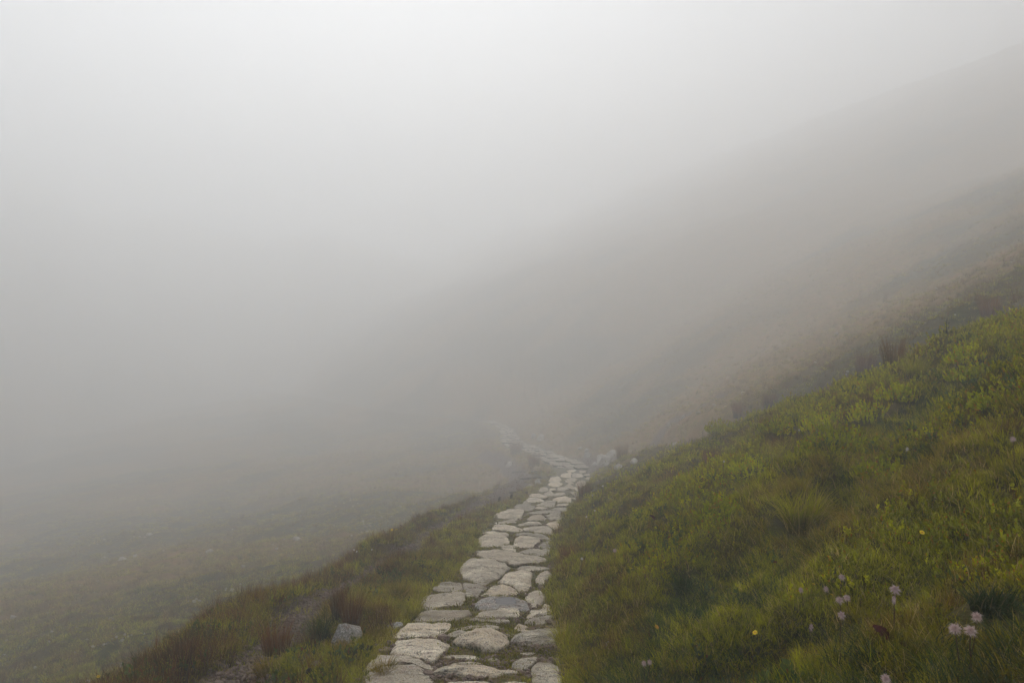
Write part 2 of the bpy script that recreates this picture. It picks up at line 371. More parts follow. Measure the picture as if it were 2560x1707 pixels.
SA = [
 ('broad pale slab cut off by the photo bottom, front left of the path', [(225,1515),(290,1480),(440,1462),(560,1457),(640,1482),(715,1525),(725,1600),(700,1680),(240,1680),(190,1580)], {}),
 ('grey slab directly behind the broad front left slab, with a rounded far corner', [(180,1500),(240,1430),(275,1400),(285,1372),(400,1375),(540,1400),(640,1435),(735,1480),(700,1505),(560,1450),(430,1455),(280,1475),(215,1525)], {}),
 ('big flat brownish slab left of the path, largest of the near stones', [(395,1355),(440,1250),(620,1240),(770,1245),(850,1285),(820,1330),(770,1380),(745,1420),(700,1455),(600,1400),(520,1382),(410,1368)], {}),
 ('whitest near slab with dark seams, on the left edge behind the big brownish slab', [(412,1245),(470,1180),(530,1120),(700,1112),(862,1115),(850,1160),(800,1215),(760,1240),(600,1240),(450,1252)], {}),
 ('long grey slab with a lengthwise ledge behind the whitest slab', [(570,1107),(640,1040),(720,1012),(980,1000),(1020,1050),(980,1075),(900,1105),(740,1112),(590,1117)], {}),
 ('wedge shaped slab with a diagonal crack, left of the puddle stone', [(610,960),(650,912),(780,900),(940,885),(967,905),(970,958),(900,992),(850,1000),(690,1020),(620,990)], {}),
 ('low grey slab at the left edge, left half of the split pair', [(712,862),(790,800),(938,797),(955,870),(880,887),(790,882),(735,877)], {}),
 ('knobbly slab, right half of the split pair beside the big rounded boulder slab', [(948,800),(1050,800),(1140,847),(1080,880),(1070,920),(980,922),(958,880)], {}),
 ('big rounded boulder slab bulging from the left edge of the path', [(925,715),(945,670),(1010,637),(1150,630),(1260,660),(1310,690),(1280,722),(1230,772),(1170,800),(1110,827),(1020,797),(960,772)], {'dome': .05, 'top': .06}),
 ('warm pale slab with ripples, right of the big rounded boulder slab', [(1217,800),(1290,740),(1390,715),(1490,725),(1480,780),(1475,840),(1430,890),(1375,870),(1335,835),(1240,818)], {'dome': .03}),
 ('flat tan slab between the rippled slab and the puddle stone', [(1085,905),(1130,870),(1170,838),(1240,822),(1320,837),(1380,880),(1350,902),(1240,920),(1120,917)], {'dome': .01}),
 ('warm pale domed slab just in front of the puddle stone', [(1040,1075),(1100,1030),(1240,1012),(1370,1002),(1395,1040),(1380,1085),(1250,1090),(1100,1078)], {}),
 ('thin edge of a slab buried in front of the domed slab', [(905,1078),(1040,1078),(1200,1092),(1310,1095),(1312,1122),(1240,1132),(1100,1104),(960,1090)], {'dome': .01, 'top': .028}),
 ('long narrow stone strip set crosswise in moss, behind the pink boulder slab', [(880,1155),(915,1140),(1060,1135),(1130,1140),(1238,1145),(1240,1170),(1060,1168),(900,1182)], {'dome': .01, 'top': .028}),
 ('small narrow grey stone just behind the long crosswise strip', [(1050,1120),(1130,1112),(1225,1118),(1235,1136),(1130,1134),(1060,1132)], {'top': .03}),
 ('crooked thin stone between the whitest slab and the moss', [(815,1215),(900,1180),(960,1180),(1015,1200),(980,1228),(880,1236),(780,1242)], {'top': .028}),
 ('pink and white speckled pointed slab in the middle of the path', [(880,1272),(960,1230),(1050,1197),(1170,1190),(1230,1212),(1290,1250),(1305,1285),(1270,1330),(1200,1350),(1120,1357),(1070,1335),(1000,1302),(930,1290)], {'dome': .04, 'top': .06}),
 ('long dark grey hump of stone at the right edge above the rubble', [(1310,1290),(1340,1247),(1450,1212),(1560,1187),(1660,1175),(1710,1215),(1700,1250),(1650,1300),(1560,1315),(1440,1312),(1370,1292)], {'dome': .05, 'top': .06}),
 ('thin flat sliver between the speckled pointed slab and the dark hump', [(1215,1195),(1330,1200),(1430,1210),(1380,1232),(1300,1240)], {'top': .03}),
 ('ridged slanting slab at the right edge behind the dark hump', [(1420,1112),(1540,1077),(1640,1060),(1657,1085),(1620,1120),(1560,1140),(1470,1147)], {}),
 ('slanting grey slab half buried left of the ridged slab', [(1340,1152),(1380,1115),(1460,1142),(1540,1180),(1470,1200),(1390,1182)], {'top': .028}),
 ('split brownish stone at the right edge beyond the ridged slab', [(1445,1070),(1480,1020),(1570,1005),(1580,960),(1630,975),(1650,1042),(1610,1060),(1530,1070),(1460,1090)], {}),
 ('pinkish angular stone at the right edge beside the puddle stone', [(1432,930),(1460,882),(1540,868),(1592,900),(1580,950),(1520,1000),(1480,990),(1444,945)], {}),
 ('small upright rounded stone at the right edge opposite the rippled slab', [(1510,782),(1540,732),(1610,712),(1636,745),(1630,800),(1570,825),(1520,815)], {}),
 ('narrow grey slab at the right edge in front of the long pale slab', [(1370,692),(1410,672),(1560,672),(1630,680),(1615,705),(1520,720),(1440,715),(1380,710)], {'dome': .012}),
 ('long very pale slab spanning nearly the whole path behind the big rounded boulder slab', [(1060,562),(1070,542),(1200,522),(1250,520),(1360,552),(1480,580),(1592,615),(1572,650),(1470,660),(1385,688),(1320,690),(1262,655),(1150,627),(1070,602)], {'dome': .02}),
 ('grey rounded slab at the left edge directly behind the long very pale slab', [(1055,517),(1080,460),(1120,437),(1230,432),(1300,460),(1310,500),(1240,520),(1150,527),(1080,537)], {}),
 ('small pinkish triangular stone in the middle behind the long very pale slab', [(1245,525),(1310,505),(1345,517),(1370,545),(1345,572),(1290,560)], {'top': .028}),
 ('smooth warm slab with a curved left side, at mid path beyond the long pale slab', [(1335,532),(1355,462),(1400,442),(1480,452),(1560,457),(1540,490),(1480,530),(1400,545)], {}),
 ('narrow curved slab arching behind the smooth warm slab', [(1360,425),(1430,417),(1560,427),(1650,460),(1620,475),(1540,456),(1440,440),(1370,438)], {'dome': .012}),
 ('small grey oval stone at the right edge right of the smooth warm slab', [(1530,527),(1570,490),(1620,480),(1645,512),(1620,545),(1560,537)], {}),
 ('orange tinted split stone with dark end at the right edge', [(1380,562),(1470,547),(1600,547),(1630,557),(1610,590),(1540,600),(1450,577)], {'top': .028}),
 ('thin pointed sliver sticking out at the left edge behind the grey rounded slab', [(1078,415),(1130,405),(1200,400),(1310,430),(1300,447),(1190,427),(1110,425)], {'dome': .01}),
 ('low grey slab with layers at the left edge beyond the pointed sliver', [(1175,387),(1190,350),(1280,345),(1370,370),(1420,395),(1370,410),(1280,402)], {'dome': .012}),
 ('long thin reddish slab at the right, behind the curved arching slab', [(1410,387),(1500,367),(1620,377),(1702,420),(1640,432),(1540,417),(1440,402)], {'dome': .012}),
 ('rough layered stone at the right edge beyond the long thin reddish slab', [(1580,352),(1630,327),(1710,320),(1732,360),(1700,390),(1640,377)], {}),
 ('narrow hump of stone in the middle in front of the triangular stone', [(1370,347),(1440,327),(1540,327),(1562,350),(1480,362),(1400,360)], {'dome': .02}),
 ('large flat square slab on the left edge beside a grassy gap', [(1178,297),(1210,257),(1310,240),(1422,247),(1405,290),(1370,330),(1280,325),(1200,317)], {'dome': .01}),
 ('thin front layer of stone under the large flat square slab', [(1195,332),(1330,318),(1370,335),(1260,348),(1200,347)], {'dome': .008, 'top': .03}),
 ('grey triangular stone in the middle right of the grass gap', [(1440,317),(1480,285),(1550,272),(1602,305),(1560,325),(1480,327)], {'dome': .03}),
 ('pink grey stone at the right edge right of the triangular stone', [(1590,277),(1700,267),(1725,300),(1690,320),(1620,315)], {}),
 ('long rose tinted slab behind the triangular stone', [(1450,257),(1560,237),(1700,242),(1700,265),(1570,270),(1480,270)], {'dome': .012}),
 ('long rounded slab along the bottom edge of the photo, mid path', [(715,1532),(740,1497),(830,1467),(960,1460),(1100,1457),(1210,1475),(1262,1500),(1240,1545),(1150,1560),(1000,1552),(900,1522),(800,1532)], {'dome': .03}),
 ('flat grey slab tucked behind the long rounded bottom slab', [(830,1462),(880,1430),(980,1415),(1090,1420),(1112,1448),(960,1455)], {'top': .028}),
 ('short sausage shaped stone touching the right end of the long bottom slab', [(1205,1492),(1290,1472),(1370,1490),(1397,1510),(1350,1530),(1260,1532)], {'dome': .03}),
 ('narrow pale slab with a wavy edge in front of the mossy hollow', [(780,1390),(850,1370),(960,1362),(1050,1375),(1080,1395),(1000,1410),(900,1405)], {'top': .028}),
 ('pinkish tan slanting slab at lower right below the rubble', [(1330,1452),(1400,1402),(1520,1378),(1532,1410),(1490,1460),(1450,1490),(1380,1500),(1330,1480)], {}),
 ('blocky brown slab in the bottom right corner of the path', [(1475,1502),(1512,1430),(1620,1440),(1700,1470),(1722,1568),(1715,1620),(1490,1620)], {}),
 ('small flat tan stone between the wavy slab and the rubble', [(1110,1412),(1160,1385),(1220,1390),(1232,1410),(1170,1430)], {'top': .028}),
 ('small white and pink round stone at the right edge below the dark hump', [(1650,1297),(1690,1265),(1742,1270),(1742,1300),(1700,1317)], {'dome': .03}),
 ('reddish flat stone sunk in the rubble near the right edge', [(1390,1352),(1480,1335),(1522,1350),(1470,1380),(1400,1372)], {'top': .03}),
 ('small brown stone beside the right tip of the whitest slab', [(785,1240),(850,1237),(892,1250),(850,1266),(800,1258)], {'top': .03}),
 ('slab in shade at the very bottom edge below the long rounded slab', [(830,1572),(1000,1568),(1160,1575),(1200,1640),(1000,1690),(820,1650)], {}),
 ('pale stone at the very bottom edge left of the blocky brown slab', [(1240,1590),(1330,1568),(1450,1575),(1460,1640),(1340,1680),(1250,1650)], {}),
]
SB = [
 ('pale left edge slab with a shaded lip behind the large flat square slab', [(790,1242),(850,1200),(1000,1195),(1100,1222),(1080,1265),(1000,1298),(880,1282)]),
 ('dull mossy stone right of the slab with the shaded lip', [(1095,1252),(1130,1215),(1250,1225),(1290,1262),(1180,1282)]),
 ('flat pale slab with a notched right end at mid path', [(1110,1192),(1270,1160),(1412,1150),(1400,1200),(1330,1238),(1200,1210)]),
 ('clean light slab at the right, beside the notched slab', [(1395,1222),(1450,1180),(1610,1175),(1600,1210),(1500,1230)]),
 ('pinkish slab at the right edge in front of the clean light slab', [(1330,1272),(1420,1237),(1620,1235),(1612,1285),(1480,1290)]),
 ('small corner stone on the left edge in front of the overhanging slab', [(915,1182),(950,1142),(1040,1165),(1030,1195)]),
 ('left edge slab with a dark overhang along its front', [(965,1127),(1020,1087),(1150,1100),(1242,1130),(1230,1150),(1080,1165),(1000,1147)]),
 ('grey slab directly behind the overhanging slab on the left edge', [(1010,1072),(1050,1020),(1150,1007),(1240,1060),(1290,1100),(1230,1120),(1100,1085)]),
 ('smooth oval slab right of the mossy gap', [(1350,1122),(1430,1082),(1560,1075),(1640,1115),(1620,1155),(1470,1165)]),
 ('small grey stone in the middle left of the mossy gap', [(1230,1032),(1330,1002),(1390,1040),(1300,1080),(1250,1070)]),
 ('pale block on the left edge behind the grey slab', [(1160,992),(1180,950),(1280,945),(1300,980),(1240,1005)]),
 ('squarish slab on the left edge with a dark pocket at its right', [(1290,902),(1330,852),(1450,850),(1520,882),(1470,920),(1380,930)]),
 ('narrow pale slab on the left edge where the path starts to swing right', [(1310,850),(1322,802),(1450,782),(1502,830),(1400,850)]),
 ('yellowish flat stone at the left edge below the bend', [(1470,767),(1520,732),(1640,735),(1630,788),(1550,810)]),
 ('wide flat stone in the middle below the bend', [(1645,730),(1780,735),(1832,770),(1720,790),(1650,780)]),
 ('pink slab left of the brown hollow in the path', [(1360,1075),(1420,1012),(1520,1002),(1560,1050),(1480,1075)]),
 ('slab behind the pink slab in the middle of the path', [(1420,982),(1440,937),(1540,935),(1600,960),(1520,993)]),
 ('right edge block in front of the long straight stone', [(1610,1012),(1700,990),(1782,1010),(1762,1060),(1650,1050)]),
 ('long straight stone laid crosswise at the right edge', [(1600,962),(1700,940),(1802,950),(1790,985),(1680,980)]),
 ('tiny rubble stone in the hollow left of the tall right slab', [(1530,930),(1600,892),(1690,940),(1600,950)]),
 ('tall pale slab on the right edge with a dark left side', [(1700,902),(1762,862),(1862,870),(1842,930),(1720,935)]),
 ('dark toned stone at the right edge, in front of the right edge block', [(1590,1062),(1700,1070),(1742,1100),(1660,1130)]),
 ('cracked stone in the middle of the path below the bend', [(1530,832),(1620,848),(1680,885),(1610,888),(1563,870)]),
 ('tan stone in the middle, left of the flat right edge stone', [(1560,822),(1640,792),(1730,810),(1700,850),(1600,845)]),
 ('flat stone on the right edge below the white triangular stone', [(1760,852),(1800,822),(1920,825),(1900,862),(1800,866)]),
 ('small white triangular stone on the right edge at the bend', [(1812,770),(1890,712),(1912,760),(1850,790)]),
 ('short stone just below the white triangular stone', [(1840,812),(1850,792),(1920,780),(1935,815)]),
 ('light round edged stone on the right where the path bends', [(1750,672),(1840,670),(1862,700),(1800,750),(1757,740)]),
 ('long stone in the middle of the bend', [(1560,702),(1640,662),(1712,670),(1682,720),(1600,725)]),
 ('ragged little stones cemented in a clump, left of middle', [(1300,990),(1330,945),(1400,935),(1410,990),(1350,1000)]),
]
for i, (lab, pts, kw) in enumerate(SA):
    n_ = 96 if len(pts) > 9 else 72
    stone(to_ground(pts, A, min(kw.get('top', .038), .05)-.005), lab, seed=i+1, n=n_, **kw)
for i, (lab, pts) in enumerate(SB):
    stone(to_ground(pts, B, .05), lab, seed=100+i, n=40, top=.055)
# the stone with a puddle in its hollow
pp = to_ground([(1040,982),(1100,935),(1180,918),(1340,920),(1440,950),(1465,1000),(1430,1040),(1390,1030),(1330,1012),(1200,1012),(1100,1017)], A, .06)
pud = to_ground([(1130,985),(1185,945),(1330,928),(1375,945),(1378,985),(1330,1000),(1200,1002)], A, .045)
pc = np.mean(smooth_poly(pp, 72), 0); qd = np.array(pud); qc = qd.mean(0)-pc
ps = stone(pp, 'stone holding a shallow dark puddle in its hollow', seed=55, n=72, dip=(qc[0], qc[1], np.ptp(qd[:, 0])/2*.9, np.ptp(qd[:, 1])/2*.9), mat=M_BOULDER)
Pq = smooth_poly(pud, 40)-pc; Pq = Pq.mean(0)+(Pq-Pq.mean(0))*.85
w = link_mesh('puddle', [(a, b, .046) for a, b in Pq]+[(a, b, .02) for a, b in Pq], [tuple(range(40)), tuple(range(79, 39, -1))]+[(i, i+40, (i+1) % 40+40, (i+1) % 40) for i in range(40)], M_WATER, ps, smooth=False); w['label'] = 'dark shallow puddle'
# courses fading into the fog beyond the bend
y = 22.9*KY(22.9); row = 0; rr = np.random.default_rng(21)
WHERE = lambda yy: 'just beyond the bend' if yy < 26*KY(26) else 'where the path swings back left' if yy < 29.5*KY(29.5) else 'on the straight rise into the fog' if yy < 34*KY(34) else 'where the path dissolves into fog'
rows = []
while y < dl+1.5:
    L = rr.uniform(.72, 1.15); rows.append((y, L)); y += L*1.06
ORD = ['nearest', 'second', 'third', 'fourth', 'fifth', 'sixth', 'seventh', 'eighth', 'ninth', 'tenth', 'eleventh', 'twelfth', 'thirteenth', 'fourteenth', 'fifteenth', 'sixteenth', 'seventeenth', 'eighteenth', 'nineteenth', 'twentieth']
seen = {}
for y, L in rows:
    wh = WHERE(y); seen[wh] = seen.get(wh, -1)+1; k_ = seen[wh]
    h = float(hw(y))*rr.uniform(.82, 1.12); c = float(xc(y))+rr.uniform(-.12, .12); nst = rr.choice([3, 3, 4]); cuts = [0]+sorted(rr.uniform(.28, .72, nst-1).tolist())+[1]
    cuts = [0]+[(q_+rr.uniform(-.12, .12))/nst for q_ in range(1, nst)]+[1]
    dx = float(xc(y+.5)-xc(y-.5))
    for j in range(nst):
        if rr.uniform() < .12: continue
        a = c-h+2*h*cuts[j]+.05; b = c-h+2*h*cuts[j+1]-.05
        jj = lambda s=.10: rr.uniform(-s, s)
        if dl-y < 6 and j == 0: a -= .2
        q = [(a+jj()-dx*L/2, y-L/2+jj()), ((a+b)/2, y-L/2+jj(.07)), (b+jj()-dx*L/2, y-L/2+jj()), (b+jj(), y+jj(.08)), (b+jj()+dx*L/2, y+L/2+jj()), ((a+b)/2, y+L/2+jj(.07)), (a+jj()+dx*L/2, y+L/2+jj()), (a+jj(), y+jj(.08))]
        side = {0: 'left', nst-1: 'right'}.get(j, 'middle' if nst == 3 else ('left middle' if j == 1 else 'right middle'))
        stone(q, f'pale {side} slab of the {ORD[min(k_, 19)]} course {wh}', seed=300+len(FOOT), n=24, top=rr.uniform(.04, .16), tilt=rr.uniform(.5, 1.2), group='slabs of the footpath fading into the fog', mat=M_FAR_DULLED)

# ---------------------------------------------------------------- loose rocks
def rock_mesh(seed, sx, sy, sz, sub=3, ang=.35, bury=.35):
    import bmesh
    bm = bmesh.new(); bmesh.ops.create_icosphere(bm, subdivisions=sub, radius=1); rg = np.random.default_rng(seed)
    pl_ = [(Vector(rg.normal(size=3)).normalized(), rg.uniform(.62, .85)) for _ in range(9)]
    for v in bm.verts:
        p = v.co.copy()
        for nrm, d in pl_:
            t = p.dot(nrm)
            if t > d: p -= nrm*(t-d)*.92
        p *= 1+.10*mnoise.noise(p*2.2+Vector((seed, 0, 0)))+.04*mnoise.noise(p*7+Vector((0, seed, 0)))
        v.co = Vector((p.x*sx, p.y*sy, p.z*sz+sz*(1-bury*2)*.6))
    V = [tuple(v.co) for v in bm.verts]; F = [tuple(v.index for v in f.verts) for f in bm.faces]; bm.free(); return V, F
def rock(px, py, wpx, hratio, label, mat=None, seed=1, rz=0, group='loose rocks on the hillside', name='rock', depth=.8):
    p = unproject(px, py+wpx*hratio*.35, H); w = wpx/FPX*p[1]/2; hratio = hratio*(1.5 if p[1] > 25 else 1)
    V, F = rock_mesh(seed, w, w*depth, w*hratio, 4 if wpx > 40 else 3)
    o = link_mesh(name, V, F, mat or M_ROCK, loc=tuple(p), attrs={'rim': ('FLOAT', [.1]*len(V))}); o.rotation_euler = (0, 0, rz)
    tag(o, label, 'rock', group); return o
# the angular boulder among the rushes
bp = unproject(868, 1612, H); s_ = bp[1]/FPX
def bpt(px, py, dy=0): return ((px-868)*s_, dy, -(py-1612)*s_)
import bmesh
bm = bmesh.new()
for q in [bpt(838, 1553, .07), bpt(854, 1552, .09), bpt(901, 1579, .10), bpt(903, 1588, .02), bpt(880, 1600, -.05), bpt(876, 1622, -.06), bpt(822, 1598, -.02), bpt(818, 1622, .0), bpt(905, 1622, .08), bpt(850, 1640, -.03), bpt(880, 1640, .12), bpt(835, 1566, .16), bpt(890, 1576, .2), bpt(900, 1630, .2), bpt(825, 1630, .2)]: bm.verts.new(q)
res = bmesh.ops.convex_hull(bm, input=bm.verts)
bmesh.ops.delete(bm, geom=list({g for g in res['geom_interior'] if isinstance(g, bmesh.types.BMVert)}), context='VERTS')
bmesh.ops.bevel(bm, geom=list(bm.edges)+list(bm.verts), offset=.006, segments=2, affect='EDGES', profile=.6)
bmesh.ops.triangulate(bm, faces=bm.faces)
bmesh.ops.subdivide_edges(bm, edges=[e for e in bm.edges if e.calc_length() > .025], cuts=3, use_grid_fill=True)
bm.normal_update()
for v in bm.verts: v.co += v.normal*(.008*mnoise.noise(v.co*14)+.004*mnoise.noise(v.co*45))
me = bpy.data.meshes.new('boulder'); bm.to_mesh(me); bm.free(); me.materials.append(M_BOULDER)
for p_ in me.polygons: p_.use_smooth = True
a = me.attributes.new('rim', 'FLOAT', 'POINT'); a.data.foreach_set('value', [.3]*len(me.vertices))
bo = bpy.data.objects.new('boulder', me); col.objects.link(bo); bo.location = (bp[0], bp[1], bp[2]-.035); bo.scale = (.92, .92, .92)
tag(bo, 'grey angular boulder with a sloping top among rushes left of the path', 'boulder')
ROCKS = [
 (793, 1658, 36, .45, 'low flat grey stone between the angular boulder and the dark peat stub', 'B'), (990, 1562, 50, .5, 'greyish half buried stone beside the gravel left of the whitest slab', 'B'),
 (989, 1552, 10, .8, 'small pale pebble perched on the half buried stone', 'R'), (1521, 1612, 33, .85, 'round grey stone alone in the grass of the right bank', 'B'),
 (304, 1398, 26, .45, 'pale elongated rock high on the foggy left slope', 'R'), (373, 1336, 15, .5, 'faint small rock, the uppermost visible on the foggy left slope', 'R'), (523, 1379, 24, .4, 'flat pale rock on the foggy left slope, right of the pale elongated rock', 'R'),
 (579, 1472, 13, .7, 'bright white rock just beyond the crest of the left verge', 'R'), (601, 1459, 8, .8, 'tiny rock right behind the bright white rock on the left slope', 'R'), (490, 1417, 10, .6, 'small rock in the reddish streak of the left slope', 'R'),
 (218, 1597, 10, .6, 'small white stone low on the left slope', 'R'), (311, 1585, 9, .6, 'white stone among specks right of the lowest white stone on the left slope', 'R'),
 (1508, 1148, 46, .6, 'large whitish rock in the rock pile beyond the bend', 'R'), (1530, 1134, 34, .6, 'upper rock of the rock pile beyond the bend', 'R'), (1546, 1164, 24, .9, 'rounded rock standing at the right end of the rock pile', 'R'),
 (1470, 1138, 26, .6, 'rock in fog left of the rock pile beyond the bend', 'R'), (1466, 1127, 16, .6, 'smaller rock on top left of the foggy rock', 'R'), (1487, 1160, 16, .6, 'low rock at the foot of the rock pile near the bend', 'R'), (1437, 1150, 15, .7, 'upright pale rock at the far right side of the bend', 'R'),
 (1690, 1112, 32, .4, 'long pale rock just beyond the crest of the right bank', 'R'), (1671, 1062, 14, .8, 'white rock on the foggy slope, left end of the stone streak', 'R'), (1709, 1041, 12, .8, 'white rock in the stone streak, second from its left end', 'R'), (1746, 1031, 14, .5, 'pale rock midway along the stone streak of the right slope', 'R'), (1786, 1012, 16, .4, 'pale flat rock at the right end of the stone streak', 'R'),
 (2229, 861, 14, .4, 'flat pale rock on the foggy slope above the brown rush clump', 'R'), (2119, 928, 13, .5, 'pale rock left of the brown rush clump on the crest', 'R'), (1858, 982, 12, .5, 'small pale rock on the slope above the crest, left of the brown rush clump', 'R'),
 (1273, 1160, 22, .6, 'pale wedge of rock at the top of the stony track by the bend', 'R'), (1345, 1203, 20, .5, 'pale rock between the stony track and the paving', 'R'), (1328, 1213, 22, .35, 'long low rock along the edge between the stony track and paving', 'R'),
 (1585, 1150, 26, .7, 'grey rock half behind the crest, right of the rock pile', 'R'), (1522, 1160, 30, .6, 'broad low rock in front of the rock pile beyond the bend', 'R'), (1450, 1120, 14, .6, 'small faint rock in the fog above the bend', 'R'), (1352, 1092, 26, .6, 'faint rock right of the path where it swings back left', 'R'), (1335, 1088, 18, .6, 'faint smaller rock left of the faint rock above the bend', 'R'),
 (1412, 1146, 20, .4, 'jutting rock at the outer edge of the bend', 'R'),
]
for i, (a_, b_, w_, h_, l_, t_) in enumerate(ROCKS):
    rock(a_, b_, w_, h_, l_, M_BOULDER if t_ == 'B' else M_ROCK, 40+i, rz=i*1.3 if w_ < 30 else .2)
# timber edging across the stony track, peat stubs
def box_beam(name, a, b, w_, h_, mat, label, cat, group=None):
    a = Vector(a); b = Vector(b); d = (b-a); L = d.length; rz = math.atan2(d.y, d.x); n = 14; V = []; F = []
    for i in range(n+1):
        x = L*i/n-L/2
        for k_, (yy, zz) in enumerate([(-1, -1), (-1, .7), (-.7, 1), (.7, 1), (1, .7), (1, -1)]):
            j = .12*mnoise.noise(Vector((x*4, k_*3.1, a.x))); V.append((x, yy*w_*(1+j), zz*h_*(1+j)+(b.z-a.z)*(i/n-.5)))
    for i in range(n):
        for k_ in range(6): F.append((i*6+k_, i*6+(k_+1) % 6, (i+1)*6+(k_+1) % 6, (i+1)*6+k_))
    F += [tuple(range(5, -1, -1)), tuple(n*6+k_ for k_ in range(6))]
    o = link_mesh(name, V, F, mat, loc=tuple((a+b)/2), smooth=False); o.rotation_euler = (0, 0, rz); tag(o, label, cat, group)
for (x0, y0, x1, y1, lab) in [(1282, 1182, 1353, 1180, 'farther grey timber laid across the stony track'), (1300, 1199, 1352, 1195, 'middle timber laid across the stony track'), (1277, 1234, 1316, 1234, 'nearest low timber at the foot of the stony track')]:
    a = unproject(x0, y0, H); b = unproject(x1, y1, H); box_beam('log', (a[0], a[1], a[2]+.03), (b[0], b[1], b[2]+.03), .05, .06, M_WOOD, lab, 'timber', 'timbers across the stony track')
for i, (x0, y0, w_, h_, lab) in enumerate([(771, 1694, 17, 30, 'dark peat stub standing left of the path near the photo bottom'), (1248, 1253, 7, 13, 'small dark stub beside the stony track, left one of two'), (1278, 1245, 6, 12, 'small dark stub beside the stony track, right one of two')]):
    p = unproject(x0, y0, H); s = p[1]/FPX; V = []; F = []
    for r_ in range(9):
        z = h_*s*(r_/8)-.02; rr_ = w_*s/2*(1.1-.25*r_/8)*(0.6 if r_ == 8 else 1)
        for q in range(12):
            an = q*math.pi/6; j = 1+.25*mnoise.noise(Vector((math.cos(an)*1.5, math.sin(an)*1.5, z*20+i))); V.append((rr_*j*math.cos(an)+.1*z, rr_*j*math.sin(an), z+(.006*mnoise.noise(Vector((an*2, i, 0))) if r_ > 6 else 0)))
    for r_ in range(8):
        for q in range(12): F.append((r_*12+q, r_*12+(q+1) % 12, (r_+1)*12+(q+1) % 12, (r_+1)*12+q))
    F.append(tuple(96+q for q in range(12)))
    tag(link_mesh('peat_stub', V, F, M_PEAT, loc=tuple(p)), lab, 'stub')

# ---------------------------------------------------------------- plant shapes
def blades(rg, n, l0, l1, spread, lean0, lean1, width, segs=3, curl=1.0, bias=None):
    """n tapering curved blades; returns verts, faces, t, c"""
    V = []; F = []; T = []; Cc = []
    for _ in range(n):
        a = rg.uniform(0, 2*math.pi); r0 = spread*math.sqrt(rg.uniform()); L = rg.uniform(l0, l1); th = rg.uniform(lean0, lean1)
        az = a+rg.normal(0, .5); x, y, z = r0*math.cos(a), r0*math.sin(a), -.015
        if bias is not None and rg.uniform() < .5: az = bias+rg.normal(0, .4)
        c = rg.uniform(); b0 = len(V); w = width*rg.uniform(.7, 1.3); phi = rg.uniform(0, math.pi)
        px, py = math.cos(phi), math.sin(phi)
        for i in range(segs+1):
            f = i/segs; ww = w*(1-f)**.7*.5
            if i == segs: V.append((x, y, z)); T.append(1.0); Cc.append(c)
            else: V += [(x-px*ww, y-py*ww, z), (x+px*ww, y+py*ww, z)]; T += [f, f]; Cc += [c, c]
            st = L/segs; tt = th*(.35+curl*1.5*f)
            x += math.cos(az)*math.sin(tt)*st; y += math.sin(az)*math.sin(tt)*st; z += math.cos(tt)*st
        for i in range(segs-1): F.append((b0+2*i, b0+2*i+1, b0+2*i+3, b0+2*i+2))
        i = segs-1; F.append((b0+2*i, b0+2*i+1, b0+2*segs))
    return V, F, T, Cc
def leafy(rg, stems, h0, h1, spread, leaf, per, lean=.5, stemw=.002, top=.35, dome=.35, grid=False):
    V = []; F = []; T = []; Cc = []
    def leafq(p, d, s, t, c):
        d = d.normalized(); u = d.cross(Vector((rg.normal(), rg.normal(), rg.normal()))).normalized(); b = len(V)
        V.extend([tuple(p), tuple(p+d*s*.5+u*s*.27), tuple(p+d*s), tuple(p+d*s*.5-u*s*.27)]); T.extend([t]*4); Cc.extend([c]*4); F.append((b, b+1, b+2, b+3))
    for _ in range(stems):
        a = rg.uniform(0, 2*math.pi); r0 = spread*math.sqrt(rg.uniform()); h = rg.uniform(h0, h1)*(1-dome*(r0/spread)**2)
        az = a+rg.normal(0, .4); ln = lean*(r0/spread)*rg.uniform(.5, 1.1)
        p0 = Vector((r0*math.cos(a), r0*math.sin(a), -.02)); d = Vector((math.cos(az)*math.sin(ln), math.sin(az)*math.sin(ln), math.cos(ln))); c = rg.uniform(0, .9); br = rg.uniform(.0, .25)
        p1 = p0+d*h; b = len(V); s = Vector((-math.sin(az), math.cos(az), 0))*stemw
        V.extend([tuple(p0-s), tuple(p0+s), tuple(p1)]); T.extend([0, .1, .3]); Cc.extend([c]*3); F.append((b, b+1, b+2))
        L = min(h*(1-top), leaf*3.6) if grid else h*(1-top)
        for i in range(per):
            g = rg.uniform(); q = p1-d*L*(1-g)
            an = rg.uniform(0, 6.283); el = rg.uniform(.35, 1.25)+.25*g
            dd = Vector((math.cos(an)*math.cos(el), math.sin(an)*math.cos(el), math.sin(el)))+d*.3
            leafq(q, dd, leaf*rg.uniform(.7, 1.2), (.22+.6*g+br) if grid else .15+.85*g, c if rg.uniform() < .93 else .97)
    return V, F, T, Cc
def pebble(seed, sub=1):
    V, F = rock_mesh(seed, 1, .8, .6, sub, bury=.2); return V, F, [.5]*len(V), [.5]*len(V)

